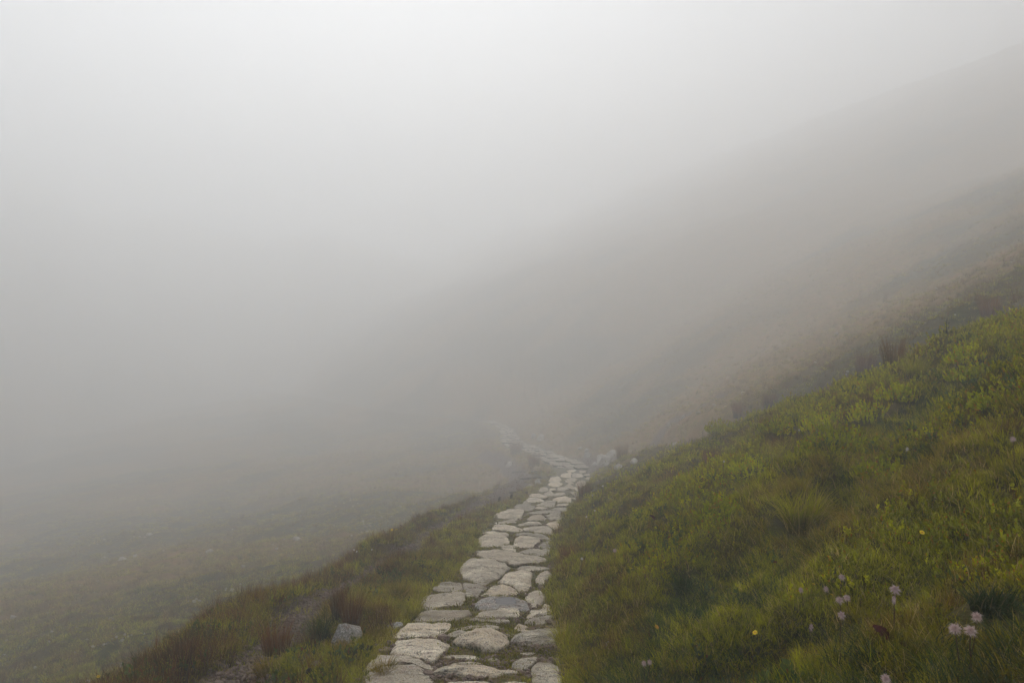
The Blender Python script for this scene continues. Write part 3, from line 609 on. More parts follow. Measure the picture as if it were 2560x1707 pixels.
# geometry-node scatter: the object's own mesh holds the shapes and one loose vertex per plant
def scatter_tree():
    g = bpy.data.node_groups.new('scatter', 'GeometryNodeTree')
    g.interface.new_socket('Geometry', in_out='INPUT', socket_type='NodeSocketGeometry'); g.interface.new_socket('Geometry', in_out='OUTPUT', socket_type='NodeSocketGeometry')
    N = g.nodes; L = g.links; gi = N.new('NodeGroupInput'); go = N.new('NodeGroupOutput')
    def at(name, typ):
        a = N.new('GeometryNodeInputNamedAttribute'); a.data_type = typ; a.inputs['Name'].default_value = name; return a.outputs[0]
    cmp_ = N.new('FunctionNodeCompare'); cmp_.data_type = 'INT'; cmp_.operation = 'GREATER_EQUAL'
    pid = at('pid', 'INT'); L.new(pid, cmp_.inputs[2]); cmp_.inputs[3].default_value = 0
    sep = N.new('GeometryNodeSeparateGeometry'); sep.domain = 'POINT'; L.new(gi.outputs[0], sep.inputs[0]); L.new(cmp_.outputs[0], sep.inputs[1])
    sp = N.new('GeometryNodeSplitToInstances'); sp.domain = 'POINT'; L.new(sep.outputs[0], sp.inputs[0]); L.new(pid, sp.inputs['Group ID'])
    ip = N.new('GeometryNodeInstanceOnPoints'); L.new(sep.outputs[1], ip.inputs['Points']); L.new(sp.outputs[0], ip.inputs['Instance'])
    ip.inputs['Pick Instance'].default_value = True; L.new(at('idx', 'INT'), ip.inputs['Instance Index'])
    e2r = N.new('FunctionNodeEulerToRotation'); L.new(at('rot', 'FLOAT_VECTOR'), e2r.inputs[0]); L.new(e2r.outputs[0], ip.inputs['Rotation'])
    L.new(at('scl', 'FLOAT_VECTOR'), ip.inputs['Scale']); L.new(ip.outputs[0], go.inputs[0]); return g
GN = scatter_tree()
def scatter(name, protos, P, rot, scl, mat, label, cat):
    rg = np.random.default_rng(len(P)); n = len(P); K = len(protos)
    V = []; F = []; T = []; Cc = []; pid = []
    for k_, (v, f, t, c) in enumerate(protos):
        b = len(V); V += list(v); F += [tuple(i+b for i in q) for q in f]; T += t; Cc += c; pid += [k_]*len(v)
    m0 = len(V); allv = np.vstack([np.array(V), P])
    idx = np.r_[np.zeros(m0), rg.integers(0, K, n)]; z3 = np.zeros((m0, 3))
    me = bpy.data.meshes.new(name); me.from_pydata(allv.tolist(), [], F); me.update()
    for nm, typ, arr in (('pid', 'INT', np.r_[pid, -np.ones(n)].astype(np.int32)), ('idx', 'INT', idx.astype(np.int32)), ('t', 'FLOAT', np.r_[T, np.zeros(n)]), ('c', 'FLOAT', np.r_[Cc, np.zeros(n)])):
        a = me.attributes.new(nm, typ, 'POINT'); a.data.foreach_set('value', arr)
    for nm, arr in (('rot', rot), ('scl', scl)):
        a = me.attributes.new(nm, 'FLOAT_VECTOR', 'POINT'); a.data.foreach_set('vector', np.vstack([z3, arr]).astype(np.float32).ravel())
    me.materials.append(mat); o = bpy.data.objects.new(name, me); col.objects.link(o)
    md = o.modifiers.new('scatter', 'NODES'); md.node_group = GN
    tag(o, label, cat, kind='stuff'); return o

# keep-off test against the slabs (rasterised footprints)
CELL = .03; GX0, GY0, GW, GH = -4.0, 2.0, 400, 3200
grid = np.zeros((GH, GW), bool)
def raster(P, grow=1.0):
    c = P.mean(0); Q = c+(P-c)*grow
    i0 = max(0, int((Q[:, 0].min()-GX0)/CELL)); i1 = min(GW-1, int((Q[:, 0].max()-GX0)/CELL)+1); j0 = max(0, int((Q[:, 1].min()-GY0)/CELL)); j1 = min(GH-1, int((Q[:, 1].max()-GY0)/CELL)+1)
    if i1 <= i0 or j1 <= j0: return
    X, Y = np.meshgrid(GX0+(np.arange(i0, i1+1)+.5)*CELL, GY0+(np.arange(j0, j1+1)+.5)*CELL); ins = np.zeros(X.shape, bool)
    for a, b in zip(Q, np.roll(Q, -1, 0)):
        cr = (a[1] > Y) != (b[1] > Y); xx = (b[0]-a[0])*(Y-a[1])/(b[1]-a[1]+1e-12)+a[0]; ins ^= cr & (X < xx)
    grid[j0:j1+1, i0:i1+1] |= ins
for c, r, P in FOOT: raster(P, .93)
def on_stone(x, y):
    i = ((x-GX0)/CELL).astype(int); j = ((y-GY0)/CELL).astype(int); ok = (i >= 0) & (i < GW) & (j >= 0) & (j < GH)
    r = np.zeros(x.shape, bool); r[ok] = grid[j[ok], i[ok]]; return r
def polar(n, r0, r1, rg, half=47):
    """points spread evenly over the view of the slope, thinning with distance"""
    r = np.exp(rg.uniform(math.log(r0), math.log(r1), n)); a = rg.uniform(-R(half), R(half), n)
    return r*np.sin(a), r*np.cos(a), r
def place(x, y, r, rg, s0, s1, tall=1.0, tilt=.12, far=.045, follow=.35):
    z = H(x, y); e = .15
    sx = (HB(x+e, y)-HB(x-e, y))/(2*e); sy = (HB(x, y+e)-HB(x, y-e))/(2*e)
    n = len(x); s = rg.uniform(s0, s1, n)*(1+far*np.maximum(r-6, 0))
    yaw = rg.uniform(0, 2*math.pi, n)
    # lean partly with the slope: rotation about world axes is approximated by small tilts before the yaw
    rx = rg.normal(0, tilt, n)+follow*np.arctan(sy); ry = rg.normal(0, tilt, n)-follow*np.arctan(sx)
    m = np.sqrt(s*rg.uniform(s0, s1, n))
    return np.stack([x, y, z], 1), np.stack([rx, ry, yaw], 1), np.stack([s, s, tall*m], 1)
def zones(x, y):
    u = x-xc(y); off = np.abs(u)-hw(y)
    return u, off, pathmask(x, y), trackmask(x, y)
PL = [
 ('rush_clump', 878, 1582, 62, 82, 'rush', M_SEDGE, 'tall dark brown rush clump behind the angular boulder', 'rushes', 'rush clumps'),
 ('rush_clump', 842, 1545, 40, 60, 'rush', M_SEDGE, 'thin brown rushes rising left of the tall dark clump', 'rushes', 'rush clumps'),
 ('rush_clump', 690, 1640, 110, 70, 'rush', M_SEDGE, 'wide rusty brown sedge clump low on the left verge', 'rushes', 'rush clumps'),
 ('rush_clump', 2165, 945, 70, 58, 'rush', M_SEDGE, 'left part of the brown rush clump on the right crest', 'rushes', 'rush clumps'),
 ('rush_clump', 2235, 925, 80, 62, 'rush', M_SEDGE, 'right part of the brown rush clump on the right crest', 'rushes', 'rush clumps'),
 ('rush_clump', 2475, 800, 70, 50, 'rush', M_SEDGE, 'brown rush clump highest on the right crest near the photo edge', 'rushes', 'rush clumps'),
 ('rush_clump', 1850, 1045, 60, 34, 'rush', M_SEDGE, 'reddish rush clump low on the right crest, left one of two', 'rushes', 'rush clumps'),
 ('rush_clump', 1925, 1020, 55, 32, 'rush', M_SEDGE, 'reddish rush clump low on the right crest, right one of two', 'rushes', 'rush clumps'),
 ('rush_clump', 1775, 1165, 60, 34, 'rush', M_SEDGE, 'orange brown sedge clump in the middle of the right bank', 'rushes', 'rush clumps'),
 ('rush_clump', 1462, 1245, 50, 34, 'rush', M_SEDGE, 'dark brown heathery clump overhanging the path where it bends right', 'rushes', 'rush clumps'),
 ('rush_clump', 1420, 1412, 60, 44, 'rush', M_SEDGE, 'brown sedge clump hanging over the right path edge halfway down', 'rushes', 'rush clumps'),
 ('rush_clump', 1555, 1150, 44, 30, 'rush', M_SEDGE, 'brown clump in front of the rock pile beyond the bend', 'rushes', 'rush clumps'),
 ('rush_clump', 1290, 1135, 50, 28, 'rush', M_SEDGE, 'foggy brown clump between the stony track and the far path', 'rushes', 'rush clumps'),
 ('rush_clump', 1335, 1165, 50, 26, 'rush', M_SEDGE, 'brown clump on the inside of the bend', 'rushes', 'rush clumps'),
 ('grass_tussock', 800, 1606, 95, 66, 'tuss', M_DARK, 'dark green tussock lying left of the angular boulder', 'tussock', 'grass tussocks'),
 ('grass_tussock', 850, 1632, 70, 22, 'tuss', M_TUSS, 'brownish tuft growing against the foot of the angular boulder', 'tussock', 'grass tussocks'),
 ('grass_tussock', 905, 1618, 50, 26, 'tuss', M_GRASS, 'green tuft at the right foot of the angular boulder', 'tussock', 'grass tussocks'),
 ('grass_tussock', 995, 1500, 80, 50, 'tuss', M_TUSS, 'olive tussock left of the split pair of slabs', 'tussock', 'grass tussocks'),
 ('grass_tussock', 665, 1690, 100, 45, 'tuss', M_TUSS, 'straw topped tussock at the bottom edge left of the peat stub', 'tussock', 'grass tussocks'),
 ('grass_tussock', 1030, 1548, 60, 32, 'tuss', M_GRASS, 'green tussock touching the long grey ledge slab', 'tussock', 'grass tussocks'),
 ('grass_tussock', 1712, 1488, 90, 55, 'tuss', M_DARK, 'deep green tussock in the middle of the right bank foreground', 'tussock', 'grass tussocks'),
 ('grass_tussock', 2005, 1330, 190, 110, 'tuss', M_GRASS, 'big yellow green tussock bulging in the middle of the right bank', 'tussock', 'grass tussocks'),
 ('grass_tussock', 2480, 1525, 220, 60, 'tuss', M_DARK, 'large dark green combed tussock at the right edge behind the pink seed heads', 'tussock', 'grass tussocks'),
 ('grass_tussock', 2290, 945, 120, 48, 'tuss', M_GRASS, 'round yellow green mound just right of the crest rush clump', 'tussock', 'grass tussocks'),
 ('grass_tussock', 1410, 1620, 80, 60, 'tuss', M_GRASS, 'grass tuft spilling over the right path edge beside the rubble', 'tussock', 'grass tussocks'),
 ('grass_tussock', 960, 1690, 110, 40, 'tuss', M_TUSS, 'orange tinged tuft against the front left slab', 'tussock', 'grass tussocks'),
 ('bilberry_bush', 2105, 1150, 190, 75, 'bush', M_BUSH, 'largest bilberry bush, with a dark underside, on the middle right bank', 'bush', 'bilberry bushes'),
 ('bilberry_bush', 2070, 1085, 120, 48, 'bush', M_BUSH, 'yellow green bilberry bush directly above the largest one', 'bush', 'bilberry bushes'),
 ('bilberry_bush', 2185, 1060, 110, 50, 'bush', M_BUSH, 'orange flecked bilberry bush right of the largest one', 'bush', 'bilberry bushes'),
 ('bilberry_bush', 2412, 915, 80, 46, 'bush', M_BUSH, 'round bilberry bush high on the right bank under the crest', 'bush', 'bilberry bushes'),
 ('bilberry_bush', 2245, 1005, 100, 42, 'bush', M_BUSH, 'bilberry bush below the round yellow green mound', 'bush', 'bilberry bushes'),
 ('bilberry_bush', 2440, 960, 130, 45, 'bush', M_BUSH, 'wide bilberry bush stretching to the right below the round one', 'bush', 'bilberry bushes'),
 ('bilberry_bush', 2500, 1030, 130, 55, 'bush', M_BUSH, 'orange tipped bilberry bush near the right photo edge', 'bush', 'bilberry bushes'),
 ('bilberry_bush', 2215, 1200, 140, 55, 'bush', M_BUSH, 'bilberry bush just below and right of the largest one', 'bush', 'bilberry bushes'),
 ('bilberry_bush', 1800, 1305, 110, 55, 'bush', M_BUSH, 'dark green bilberry bush on the lower slope above the yellow tussock', 'bush', 'bilberry bushes'),
 ('bilberry_bush', 1885, 1190, 110, 46, 'bush', M_BUSH, 'bilberry bush left of and below the largest one', 'bush', 'bilberry bushes'),
 ('bilberry_bush', 1805, 1085, 80, 30, 'bush', M_BUSH, 'small bilberry bush on the crest left of the reddish rush clumps', 'bush', 'bilberry bushes'),
 ('bilberry_bush', 1945, 1085, 90, 34, 'bush', M_BUSH, 'bilberry bush under the reddish rush clumps of the crest', 'bush', 'bilberry bushes'),
]
KEEP = [(unproject(a[1], a[2], H), a[3]) for a in PL]
KEEP = [(p[0], p[1], .42*w_*p[1]/FPX) for p, w_ in KEEP if p[1] < 20]
def in_clump(x, y):
    r = np.zeros(x.shape, bool)
    for a, b, c in KEEP: r |= (x-a)**2+(y-b)**2 < c*c
    return r
q = np.random.default_rng(11)
P_SHORT = [blades(q, 40, .045, .12, .09, .3, 1.25, .0048, 3, 1.0, bias=-1.2) for _ in range(5)]
P_LONG = [blades(q, 50, .14, .30, .06, .4, 1.25, .0038, 4, 1.15, bias=-1.5) for _ in range(4)]
P_SEDGE = [blades(q, 30, .14, .32, .07, .05, .42, .0036, 3, .8) for _ in range(4)]
P_BILB = [leafy(q, 9, .08, .20, .11, .022, 15, grid=True) for _ in range(5)]
P_MOSS = [leafy(q, 16, .015, .05, .08, .012, 7, top=.1) for _ in range(3)]
P_HERB = [leafy(q, 7, .03, .10, .08, .030, 5, top=.3) for _ in range(3)]

# short grass everywhere
rg = np.random.default_rng(101); x, y, r = polar(110000, 2.2, 100, rg); u, off, pm, tm = zones(x, y)
d = .75+.45*fbm(x/.8, y/.8, 201, 3); d = d*np.where(off < .04, .25, 1)*(1-.93*tm)*np.where(r > 15, np.where(u > 0, .30, .7), 1)*np.where((u < 0) & (off > .9) & (off < 2.9), .6, 1)
k_ = (rg.uniform(size=len(x)) < d) & ~on_stone(x, y) & ~in_clump(x, y) & ~((pm > .5) & (r > 45))
x, y, r, off = x[k_], y[k_], r[k_], off[k_]
P, ro, sc = place(x, y, r, rg, .7, 1.35); sc *= np.where(r < 6, .78, 1)[:, None]; lo = np.where(off < 0, .5, 1.0)[:, None]; sc *= lo
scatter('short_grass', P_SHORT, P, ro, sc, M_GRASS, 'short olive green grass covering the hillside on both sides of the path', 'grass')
# long arching tussocks
rg = np.random.default_rng(102); x, y, r = polar(21000, 2.2, 80, rg); u, off, pm, tm = zones(x, y)
d = sstep(-.05, .45, fbm(x/1.1, y/1.1, 211, 3)+np.where(u < 0, .12, 0)); d = d*(off > .07)*(1-tm)*np.where((r > 15), .5, 1)
k_ = (rg.uniform(size=len(x)) < d) & ~on_stone(x, y) & ~in_clump(x, y)
P, ro, sc = place(x[k_], y[k_], r[k_], rg, .45, .95, far=.03, tilt=.25)
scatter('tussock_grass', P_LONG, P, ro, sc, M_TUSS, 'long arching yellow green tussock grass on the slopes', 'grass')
rg = np.random.default_rng(112); x, y, r = polar(15000, 2.2, 30, rg); u, off, pm, tm = zones(x, y)
hh = H(x, y)-HB(x, y); d = sstep(.02, .12, -hh)*(u > 0)+.6*sstep(.12, .42, fbm(x/.9, y/.9, 213, 3)); d = d*(off > .05)*(1-tm)*np.where((u > 0) & (r > 15), .4, 1)  # right bank hollows get dark plants, standing in for the shade in them
k_ = (rg.uniform(size=len(x)) < d) & ~on_stone(x, y) & ~in_clump(x, y)
P, ro, sc = place(x[k_], y[k_], r[k_], rg, .5, .95, far=.03)
scatter('dark_grass', P_LONG, P, ro, sc, M_DARK, 'dark green grass in clumps, and in hollows as their painted shade, among the paler grass', 'grass')
# brown sedge: path edges, verge crest, bank crest
rg = np.random.default_rng(103); x, y, r = polar(40000, 2.2, 90, rg); u, off, pm, tm = zones(x, y)
crest = np.interp(u, [0, 3, 4.6, 6.6, 8.3], [36, 30, 18, 8.6, 6])
d = np.where(u > 0, .03, .12)+np.where(u > 0, .35, .6)*sstep(.08, .4, fbm(x/1.0, y/1.0, 221, 3))
d = np.where((u < 0) & (off > .7) & (off < 3.2) & (r < 40), d+.75, d)
d = np.where((r > 13) & ((u < 0) | (y > np.interp(u, [0, 3, 4.6, 6.6, 8.3], [36, 30, 18, 9.5, 7.5])+1)), d+np.where(u > 0, .6, .35), d)
d = np.where((u > 0) & (off > .8) & (np.abs(y-crest) < 1.0), d+.35, d)
d = np.where((off > 0) & (off < .55) & (u > 0), d+.35, d)
d = d*(off > .06)*(1-tm)
k_ = (rg.uniform(size=len(x)) < d*.8) & ~on_stone(x, y) & ~in_clump(x, y)
P, ro, sc = place(x[k_], y[k_], r[k_], rg, .4, .95, far=.025, tilt=.22)
sc[(x[k_] > xc(y[k_])) & (r[k_] < 7)] *= .75
scatter('brown_sedge', P_SEDGE, P, ro, sc, M_SEDGE, 'reddish brown sedge stems along the verges and crests', 'sedge')
# bilberry on the right bank
rg = np.random.default_rng(113); x, y, r = polar(9000, 2.2, 30, rg); u, off, pm, tm = zones(x, y)
d = np.where(u < 0, sstep(.6, 1.0, off)*(1-sstep(2.4, 3.4, off)), 0)*sstep(-.2, .25, fbm(x/.8, y/.8, 223, 3))*(1-tm)
k_ = rg.uniform(size=len(x)) < d*.8
P, ro, sc = place(x[k_], y[k_], r[k_], rg, .5, 1.05, far=.02, tilt=.2)
scatter('dark_rushes', P_SEDGE, P, ro, sc, M_RUSH, 'dark brown rushes thick along the crest of the left verge', 'rushes')
rg = np.random.default_rng(104); x, y, r = polar(34000, 3.0, 45, rg); u, off, pm, tm = zones(x, y)
d = sstep(-.02, .25, fbm(x/1.1, y/1.1, 231, 3)+1.6*(H(x, y)-HB(x, y))+.10*sstep(3, 6, u)+np.where(r > 7, .07, -.08))*(u > 0)*(off > .6)  # bright leaves gather on the bumps, colouring them like lit tops
d = d*(1-sstep(-.5, 2.5, y-np.interp(u, [0, 3, 4.6, 6.6, 8.3], [36, 30, 18, 9.5, 7.5])))
k_ = (rg.uniform(size=len(x)) < d*.8) & ~in_clump(x, y)
P, ro, sc = place(x[k_], y[k_], r[k_], rg, .7, 1.3, far=.03, tilt=.2)
sc[r[k_] < 7] *= .72; sc[:, 2] *= .95
scatter('bilberry_cover', P_BILB, P, ro, sc, M_BILB, 'low leafy yellow green bilberry cover over the right bank', 'bilberry')
# moss and herbs
rg = np.random.default_rng(105); x, y, r = polar(60000, 2.2, 26, rg); u, off, pm, tm = zones(x, y)
d = np.where(off < .05, 1.0*sstep(-.25, .05, fbm(x/.35, y/.35, 241, 3)), .75); d = d*(1-.8*tm)
k_ = (rg.uniform(size=len(x)) < d) & ~on_stone(x, y) & ~in_clump(x, y)
P, ro, sc = place(x[k_], y[k_], r[k_], rg, .5, 1.1)
scatter('moss', P_MOSS, P, ro, sc, M_MOSS, 'moss filling the gaps between slabs and under the grass', 'moss')
rg = np.random.default_rng(106); x, y, r = polar(12000, 2.4, 16, rg); u, off, pm, tm = zones(x, y)
k_ = (rg.uniform(size=len(x)) < .6*sstep(-.1, .3, fbm(x/.7, y/.7, 251, 3))*(off > .1)*(1-tm)) & ~on_stone(x, y) & ~in_clump(x, y)
P, ro, sc = place(x[k_], y[k_], r[k_], rg, .6, 1.2); P[:, 2] += .03
scatter('small_herbs', P_HERB, P, ro, sc, M_HERB, 'small round leaved herbs scattered through the grass', 'herbs')
# pebbles: stony track, gaps of the path, pale specks of the left slope
rg = np.random.default_rng(107); PEB = [pebble(s, 1) for s in (1, 2, 3, 4, 5)]
x, y, r = polar(260000, 2.4, 64, rg, 30); tm = trackmask(x, y); k_ = (rg.uniform(size=len(x)) < tm*.8) & (tm > .2)
x1, y1 = x[k_], y[k_]
s1 = .0085*np.exp(rg.normal(0, .5, len(x1)))*(1+.05*y1)
x, y, r = polar(90000, 2.6, 20, rg, 22); off = np.abs(x-xc(y))-hw(y); cl = fbm(x/.3, y/.3, 261, 2)+.35*((x-xc(y)) > .1)
k_ = (off < .10) & ~on_stone(x, y) & ~in_clump(x, y) & (rg.uniform(size=len(x)) < sstep(.05, .4, cl)*.7)
x2, y2 = x[k_], y[k_]; s2 = .010*np.exp(rg.normal(0, .55, len(x2)))*(1+.03*y2)
hot = unproject(1345, 1629, HB); xh = hot[0]+rg.normal(0, .17, 420); yh = hot[1]+rg.normal(0, .07, 420); k_ = ~on_stone(xh, yh); xh, yh = xh[k_], yh[k_]; sh = .012*np.exp(rg.normal(0, .5, len(xh)))
X = np.r_[x1, x2, xh]; Y = np.r_[y1, y2, yh]; S = np.r_[s1, s2, sh]
P = np.stack([X, Y, H(X, Y)+S*.2], 1); ro = rg.uniform(-.3, 3.1, (len(X), 3)); ro[:, :2] *= .2; sc = S[:, None]*rg.uniform(.7, 1.3, (len(X), 3))
scatter('gravel', PEB, P, ro, sc, M_PEB, 'pinkish gravel on the stony track and between the path slabs', 'gravel')
x, y, r = polar(14000, 10, 90, rg); u = x-xc(y); off = np.abs(u)-hw(y)
st = fbm(x/4+y/9, y/1.5-x/5, 271, 3); k_ = (off > 3.2) & (rg.uniform(size=len(x)) < sstep(.05, .5, st)*np.where(u < 0, .9, .3)); x, y = x[k_], y[k_]
S = .022*np.exp(rg.normal(0, .5, len(x)))*(1+.02*y); P = np.stack([x, y, H(x, y)+S*.3+.03], 1); sc = S[:, None]*rg.uniform(.7, 1.4, (len(x), 3)); ro = rg.uniform(0, 3.1, (len(x), 3)); ro[:, :2] *= .2
scatter('scree', PEB, P, ro, sc, M_ROCK, 'pale stony specks strewn over the foggy slopes', 'scree')

# ---------------------------------------------------------------- single plants one can point at
def plant(name, px, py, wpx, hpx, kind, mat, label, cat, group, seed):
    p = unproject(px, py, H); s = p[1]/FPX; w = wpx*s/2; h = hpx*s; rg = np.random.default_rng(seed)
    if kind == 'rush': g = blades(rg, int(200+w*1100), h*.8, h*1.6, w*.55, .05, .5, .0045, 4, .7)
    elif kind == 'tuss': g = blades(rg, int(260+w*900), h*.9, h*1.7, w*.4, .3, 1.15, .0045, 5, 1.1, bias=-1.6)
    else: g = leafy(rg, int(40+w*w*2000), h*.75, h*1.45, w*.9, .024, 17, lean=.75, dome=.6, grid=True)
    o = link_mesh(name, g[0], g[1], mat, loc=tuple(p), smooth=False, attrs={'t': ('FLOAT', g[2]), 'c': ('FLOAT', g[3])})
    tag(o, label, cat, group); return o
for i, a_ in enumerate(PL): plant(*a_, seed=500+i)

# flowers: proto with stem and head, then copies
def tube(pts, r, n=5):
    V = []; F = []
    for k_, p in enumerate(pts):
        for i in range(n): a = 2*math.pi*i/n; V.append((p[0]+r*math.cos(a), p[1]+r*math.sin(a), p[2]))
    for k_ in range(len(pts)-1):
        for i in range(n): F.append((k_*n+i, k_*n+(i+1) % n, (k_+1)*n+(i+1) % n, (k_+1)*n+i))
    F.append(tuple(range(n))[::-1]); F.append(tuple((len(pts)-1)*n+i for i in range(n))); return V, F
def fluff(seed, mat, name, n=320, rad=.030):
    rg = np.random.default_rng(seed); V = []; F = []
    for _ in range(n):
        d = Vector(rg.normal(size=3)); d.z = d.z*.75+.25; d.normalize(); L = rad*rg.uniform(.45, 1.0); u = d.orthogonal().normalized(); u.rotate(__import__('mathutils').Quaternion(d, rg.uniform(0, 6.28))); w = .0010
        b = len(V); mid = d*L*.55+u*.003; V += [tuple(-u*w*.5), tuple(u*w*.5), tuple(mid+u*w), tuple(mid-u*w), tuple(d*L+u*.006*rg.uniform(-1, 1)+Vector((0, 0, -.004)))]
        F += [(b, b+1, b+2, b+3), (b+3, b+2, b+4)]
    return V, F
def seed_head_flower(mat, name, seed):
    root = empty(name, (0, 0, 0)); v, f = tube([(0, 0, 0), (.006, .002, -.07), (.004, 0, -.15), (-.004, 0, -.24)], .0022); link_mesh('stem', v, f, M_STEM, root)
    v, f = fluff(seed, mat, 'head'); link_mesh('seed_head', v, f, mat, root, smooth=False); return root
def daisy(mat, name):
    root = empty(name, (0, 0, 0)); v, f = tube([(0, 0, 0), (.004, .002, -.05), (.002, 0, -.12), (0, 0, -.18)], .0014); link_mesh('stem', v, f, M_STEM, root)
    V = []; F = []
    for k_ in range(11):
        a = 2*math.pi*k_/11; c, s = math.cos(a), math.sin(a); b = len(V)
        for rr_, ww, zz in ((.002, .002, 0), (.008, .0035, .004), (.015, .0030, .003), (.017, .001, .002)):
            V += [(c*rr_-s*ww, s*rr_+c*ww, zz), (c*rr_+s*ww, s*rr_-c*ww, zz)]
        for i in range(3): F.append((b+2*i, b+2*i+1, b+2*i+3, b+2*i+2))
    link_mesh('petals', V, F, mat, root, smooth=False)
    v, f = tube([(0, 0, -.002), (0, 0, .006)], .005, 8); link_mesh('flower_centre', v, f, M_ORA, root); return root
def copy_tree(o, parent=None):
    c = o.copy(); col.objects.link(c); c.parent = parent
    for ch in [h for h in bpy.data.objects if h.parent == o]: copy_tree(ch, c)
    return c
def flower_at(proto, used, px, py, dpx, base, label, cat, group, face=0.0, hgt=.19, mul=1.0):
    p = unproject(px, py, H, off=hgt); g = float(H(p[0], p[1])); s = mul*dpx/FPX*p[1]/base
    o = proto if not used else copy_tree(proto)
    # head where the photograph shows it above the slope
    o.location = (p[0], p[1], g+hgt); o.scale = (s, s, 1.0 if s > 1 else max(s, .75)); o.rotation_euler = (face+RNG.normal(0, .1), RNG.normal(0, .15), RNG.uniform(0, 6)); tag(o, label, cat, group); return o
PINK = [(2388, 1577, 33, 'largest pink feathery seed head, bottom right, left of the touching trio'), (2426, 1590, 32, 'pink seed head drooping right of the largest one'), (2442, 1548, 28, 'upper right pink seed head of the bottom right trio'),
 (2238, 1478, 28, 'whitish ragged seed head standing alone between the two seed head groups'), (2235, 1500, 11, 'small pink bud just below the whitish ragged seed head'), (2099, 1506, 22, 'left half of the double pink seed head in the middle group'), (2117, 1500, 20, 'right half of the double pink seed head in the middle group'),
 (2104, 1538, 20, 'pink seed head below the double one'), (2105, 1444, 17, 'pink seed head above the double one on a straight stem'), (2065, 1479, 13, 'small pale seed head left of the double one'), (2002, 1484, 13, 'pale pink seed head at the left end of the middle group'),
 (2214, 1701, 26, 'pink seed head cut by the bottom edge of the photo'), (2028, 1570, 11, 'faint pinkish seed head low in the grass left of the red leaf'), (1610, 1659, 14, 'left of two pink seed heads low near the bottom of the bank'), (1624, 1657, 14, 'right of two pink seed heads low near the bottom of the bank'),
 (2532, 1100, 15, 'pink seed head alone near the right photo edge'), (1537, 1376, 12, 'cream seed head on the bank not far right of the long pale slab')]
WHT = [(1455, 1396, 9, 'white seed head on the brown sedge at the right path edge'), (2268, 1127, 8, 'white flower on the bank right of the largest bilberry bush'), (2056, 1058, 7, 'white dot flower on top of the upper bilberry bush'), (1998, 1076, 5, 'tiny white flower left of the upper bilberry bush'),
 (1481, 1238, 7, 'white flower at the bend, lower of the pair on the brown clump'), (1507, 1216, 7, 'white flower at the bend, upper of the pair on the brown clump'), (1487, 1276, 6, 'white flower beside the path below the bend pair'), (1466, 1292, 6, 'white flower nearest the path edge below the bend'),
 (1810, 1155, 6, 'white flower beside the orange brown sedge clump'), (2388, 787, 5, 'white flower against the fog on the right crest'), (885, 1374, 5, 'left white flower on the crest of the left verge'), (892, 1378, 5, 'middle white flower on the crest of the left verge'), (930, 1374, 5, 'right white flower on the crest of the left verge')]
YEL = [(2305, 1334, 11, 'yellow flower high on the right bank'), (1888, 1595, 12, 'yellow flower lowest on the right bank'), (2079, 1489, 8, 'yellow flower just left of the double pink seed head'), (2034, 1461, 7, 'yellow flower above the pale left seed heads'), (1579, 1420, 7, 'yellow flower nearest the path on the right bank'),
 (246, 1690, 8, 'yellow flower at the bottom left corner of the verge'), (980, 1324, 6, 'left yellow flower on the left verge by the gravel'), (991, 1324, 6, 'right yellow flower on the left verge by the gravel')]
pr = seed_head_flower(M_PINK, 'seed_head_flower', 3); pw = seed_head_flower(M_WHITE, 'white_flower', 5); py_ = daisy(M_YEL, 'yellow_flower'); po = daisy(M_ORA, 'orange_flower')
for i, (a_, b_, d_, l_) in list(enumerate(PINK))[::-1]: flower_at(pr, i != 0, a_, b_, d_, .052, l_, 'flower', 'pink feathery seed heads', mul=1.05)
for i, (a_, b_, d_, l_) in list(enumerate(WHT))[::-1]: flower_at(pw, i != 0, a_, b_, d_, .052, l_, 'flower', 'small white flowers')
for i, (a_, b_, d_, l_) in list(enumerate(YEL))[::-1]: flower_at(py_, i != 0, a_, b_, d_, .030, l_, 'flower', 'yellow flowers', face=.7, hgt=.13)
flower_at(po, False, 1642, 1567, 11, .030, 'orange flower between the path rubble and the lowest yellow flower', 'flower', None, face=.6, hgt=.1)
# red dock leaves
def broad_leaf(px, py, L_px, label, seed):
    p = unproject(px, py, H, off=.08); s = L_px/FPX*p[1]; rg = np.random.default_rng(seed); V = []; F = []; n = 14
    for i in range(n+1):
        f = i/n; w = .17*math.sin(math.pi*min(1, f*.93+.07))**.8*s; zc = -.35*s*(f-.4)**2+.008*math.sin(i*2.1)
        for j, e in enumerate((-1, -.5, 0, .5, 1)): V.append(((f-.5)*s, e*w*(1+.12*math.sin(i*1.7+j)), zc+.25*abs(e)*w))
    for i in range(n):
        for j in range(4): a0 = i*5+j; F.append((a0, a0+1, a0+6, a0+5))
    o = link_mesh('red_leaf', V, F, M_RED, loc=(p[0], p[1], float(H(p[0], p[1]))+.10)); o.rotation_euler = (1.0, .65, .2); tag(o, label, 'leaf', 'red leaves'); return o
broad_leaf(2210, 1598, 72, 'dark red dock leaf in the grass left of the largest pink seed head', 1)
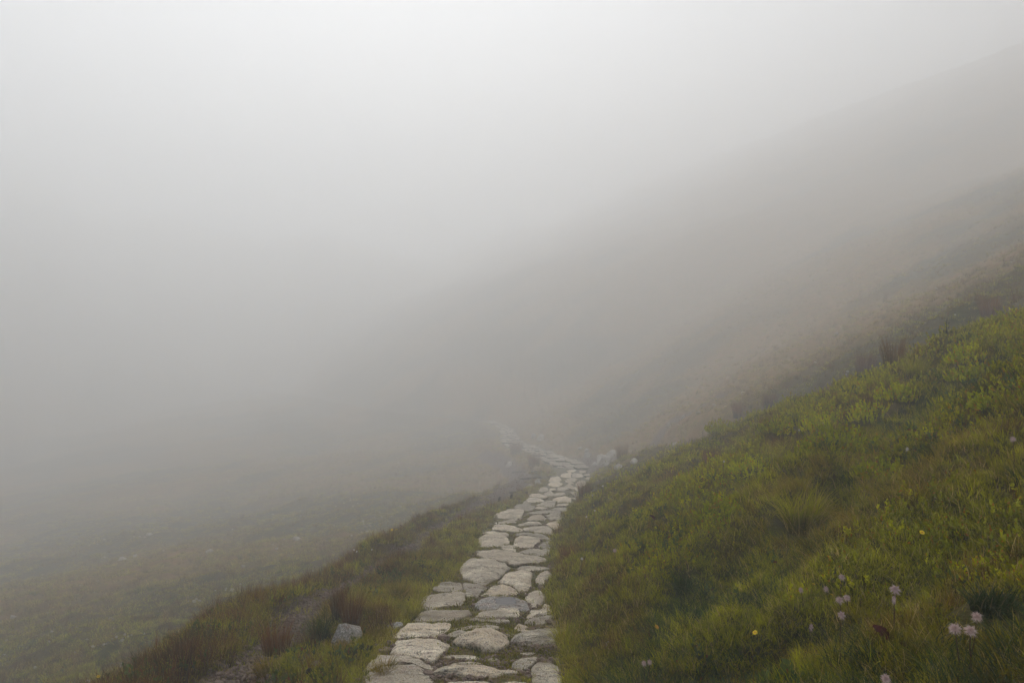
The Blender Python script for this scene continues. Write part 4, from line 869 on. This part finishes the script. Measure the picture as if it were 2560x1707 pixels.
broad_leaf(1633, 1298, 22, 'small dark red leaf on the upper bank above the cream seed head', 2)
# upright flowering stalks against the fog on the crests
STK = [(2366, 800, 44, 'thin dark stalk against the fog, highest on the right crest'), (2283, 845, 40, 'thin dark stalk left of the crest rush clumps top'), (2285, 880, 30, 'short dark stalk just above the round mound'), (1757, 1075, 30, 'dark stalk on the crest left of the reddish rush clumps'), (1917, 985, 28, 'dark stalk on the crest above the reddish rush clumps')]
for i, (a_, b_, h_, l_) in enumerate(STK):
    p = unproject(a_, b_+h_, H); s = p[1]/FPX; v, f = tube([(0, 0, -.02), (.004, 0, h_*s*.4), (-.002, 0, h_*s*.75), (.008, 0, h_*s)], .0035)
    g = leafy(np.random.default_rng(i), 10, h_*s*.5, h_*s*.98, .012, .016, 4, top=.6, stemw=.001); b = len(v); v = list(v)+g[0]; f = list(f)+[tuple(t_+b for t_ in q_) for q_ in g[1]]
    o = link_mesh('flower_stalk', v, f, M_PEAT, loc=tuple(p), smooth=False); tag(o, l_, 'stalk', 'dark flowering stalks')

# ---------------------------------------------------------------- fog
zlo = float(vv[:, 2].min())-1.2; zhi = float(vv[:, 2].max())+3
hv = [(x_, y_, z_) for z_ in (zlo, zhi) for (x_, y_) in ((-221, -15), (221, -15), (221, 301), (-221, 301))]
m = bpy.data.materials.new('fog'); m.use_nodes = True; t_ = m.node_tree; t_.nodes.clear()
vo = t_.nodes.new('ShaderNodeVolumePrincipled'); vo.inputs['Density'].default_value = HAZE_DENSITY; vo.inputs['Color'].default_value = (.978, .984, .99, 1); vo.inputs['Anisotropy'].default_value = .39
oo = t_.nodes.new('ShaderNodeOutputMaterial'); t_.links.new(vo.outputs[0], oo.inputs['Volume'])
hz = link_mesh('haze', hv, [(0, 3, 2, 1), (4, 5, 6, 7), (0, 1, 5, 4), (1, 2, 6, 5), (2, 3, 7, 6), (3, 0, 4, 7)], m, smooth=False); tag(hz, 'pale grey fog filling the air over the whole hillside', 'fog', kind='stuff')
print('haze', zlo, zhi, 'stones', len(FOOT))
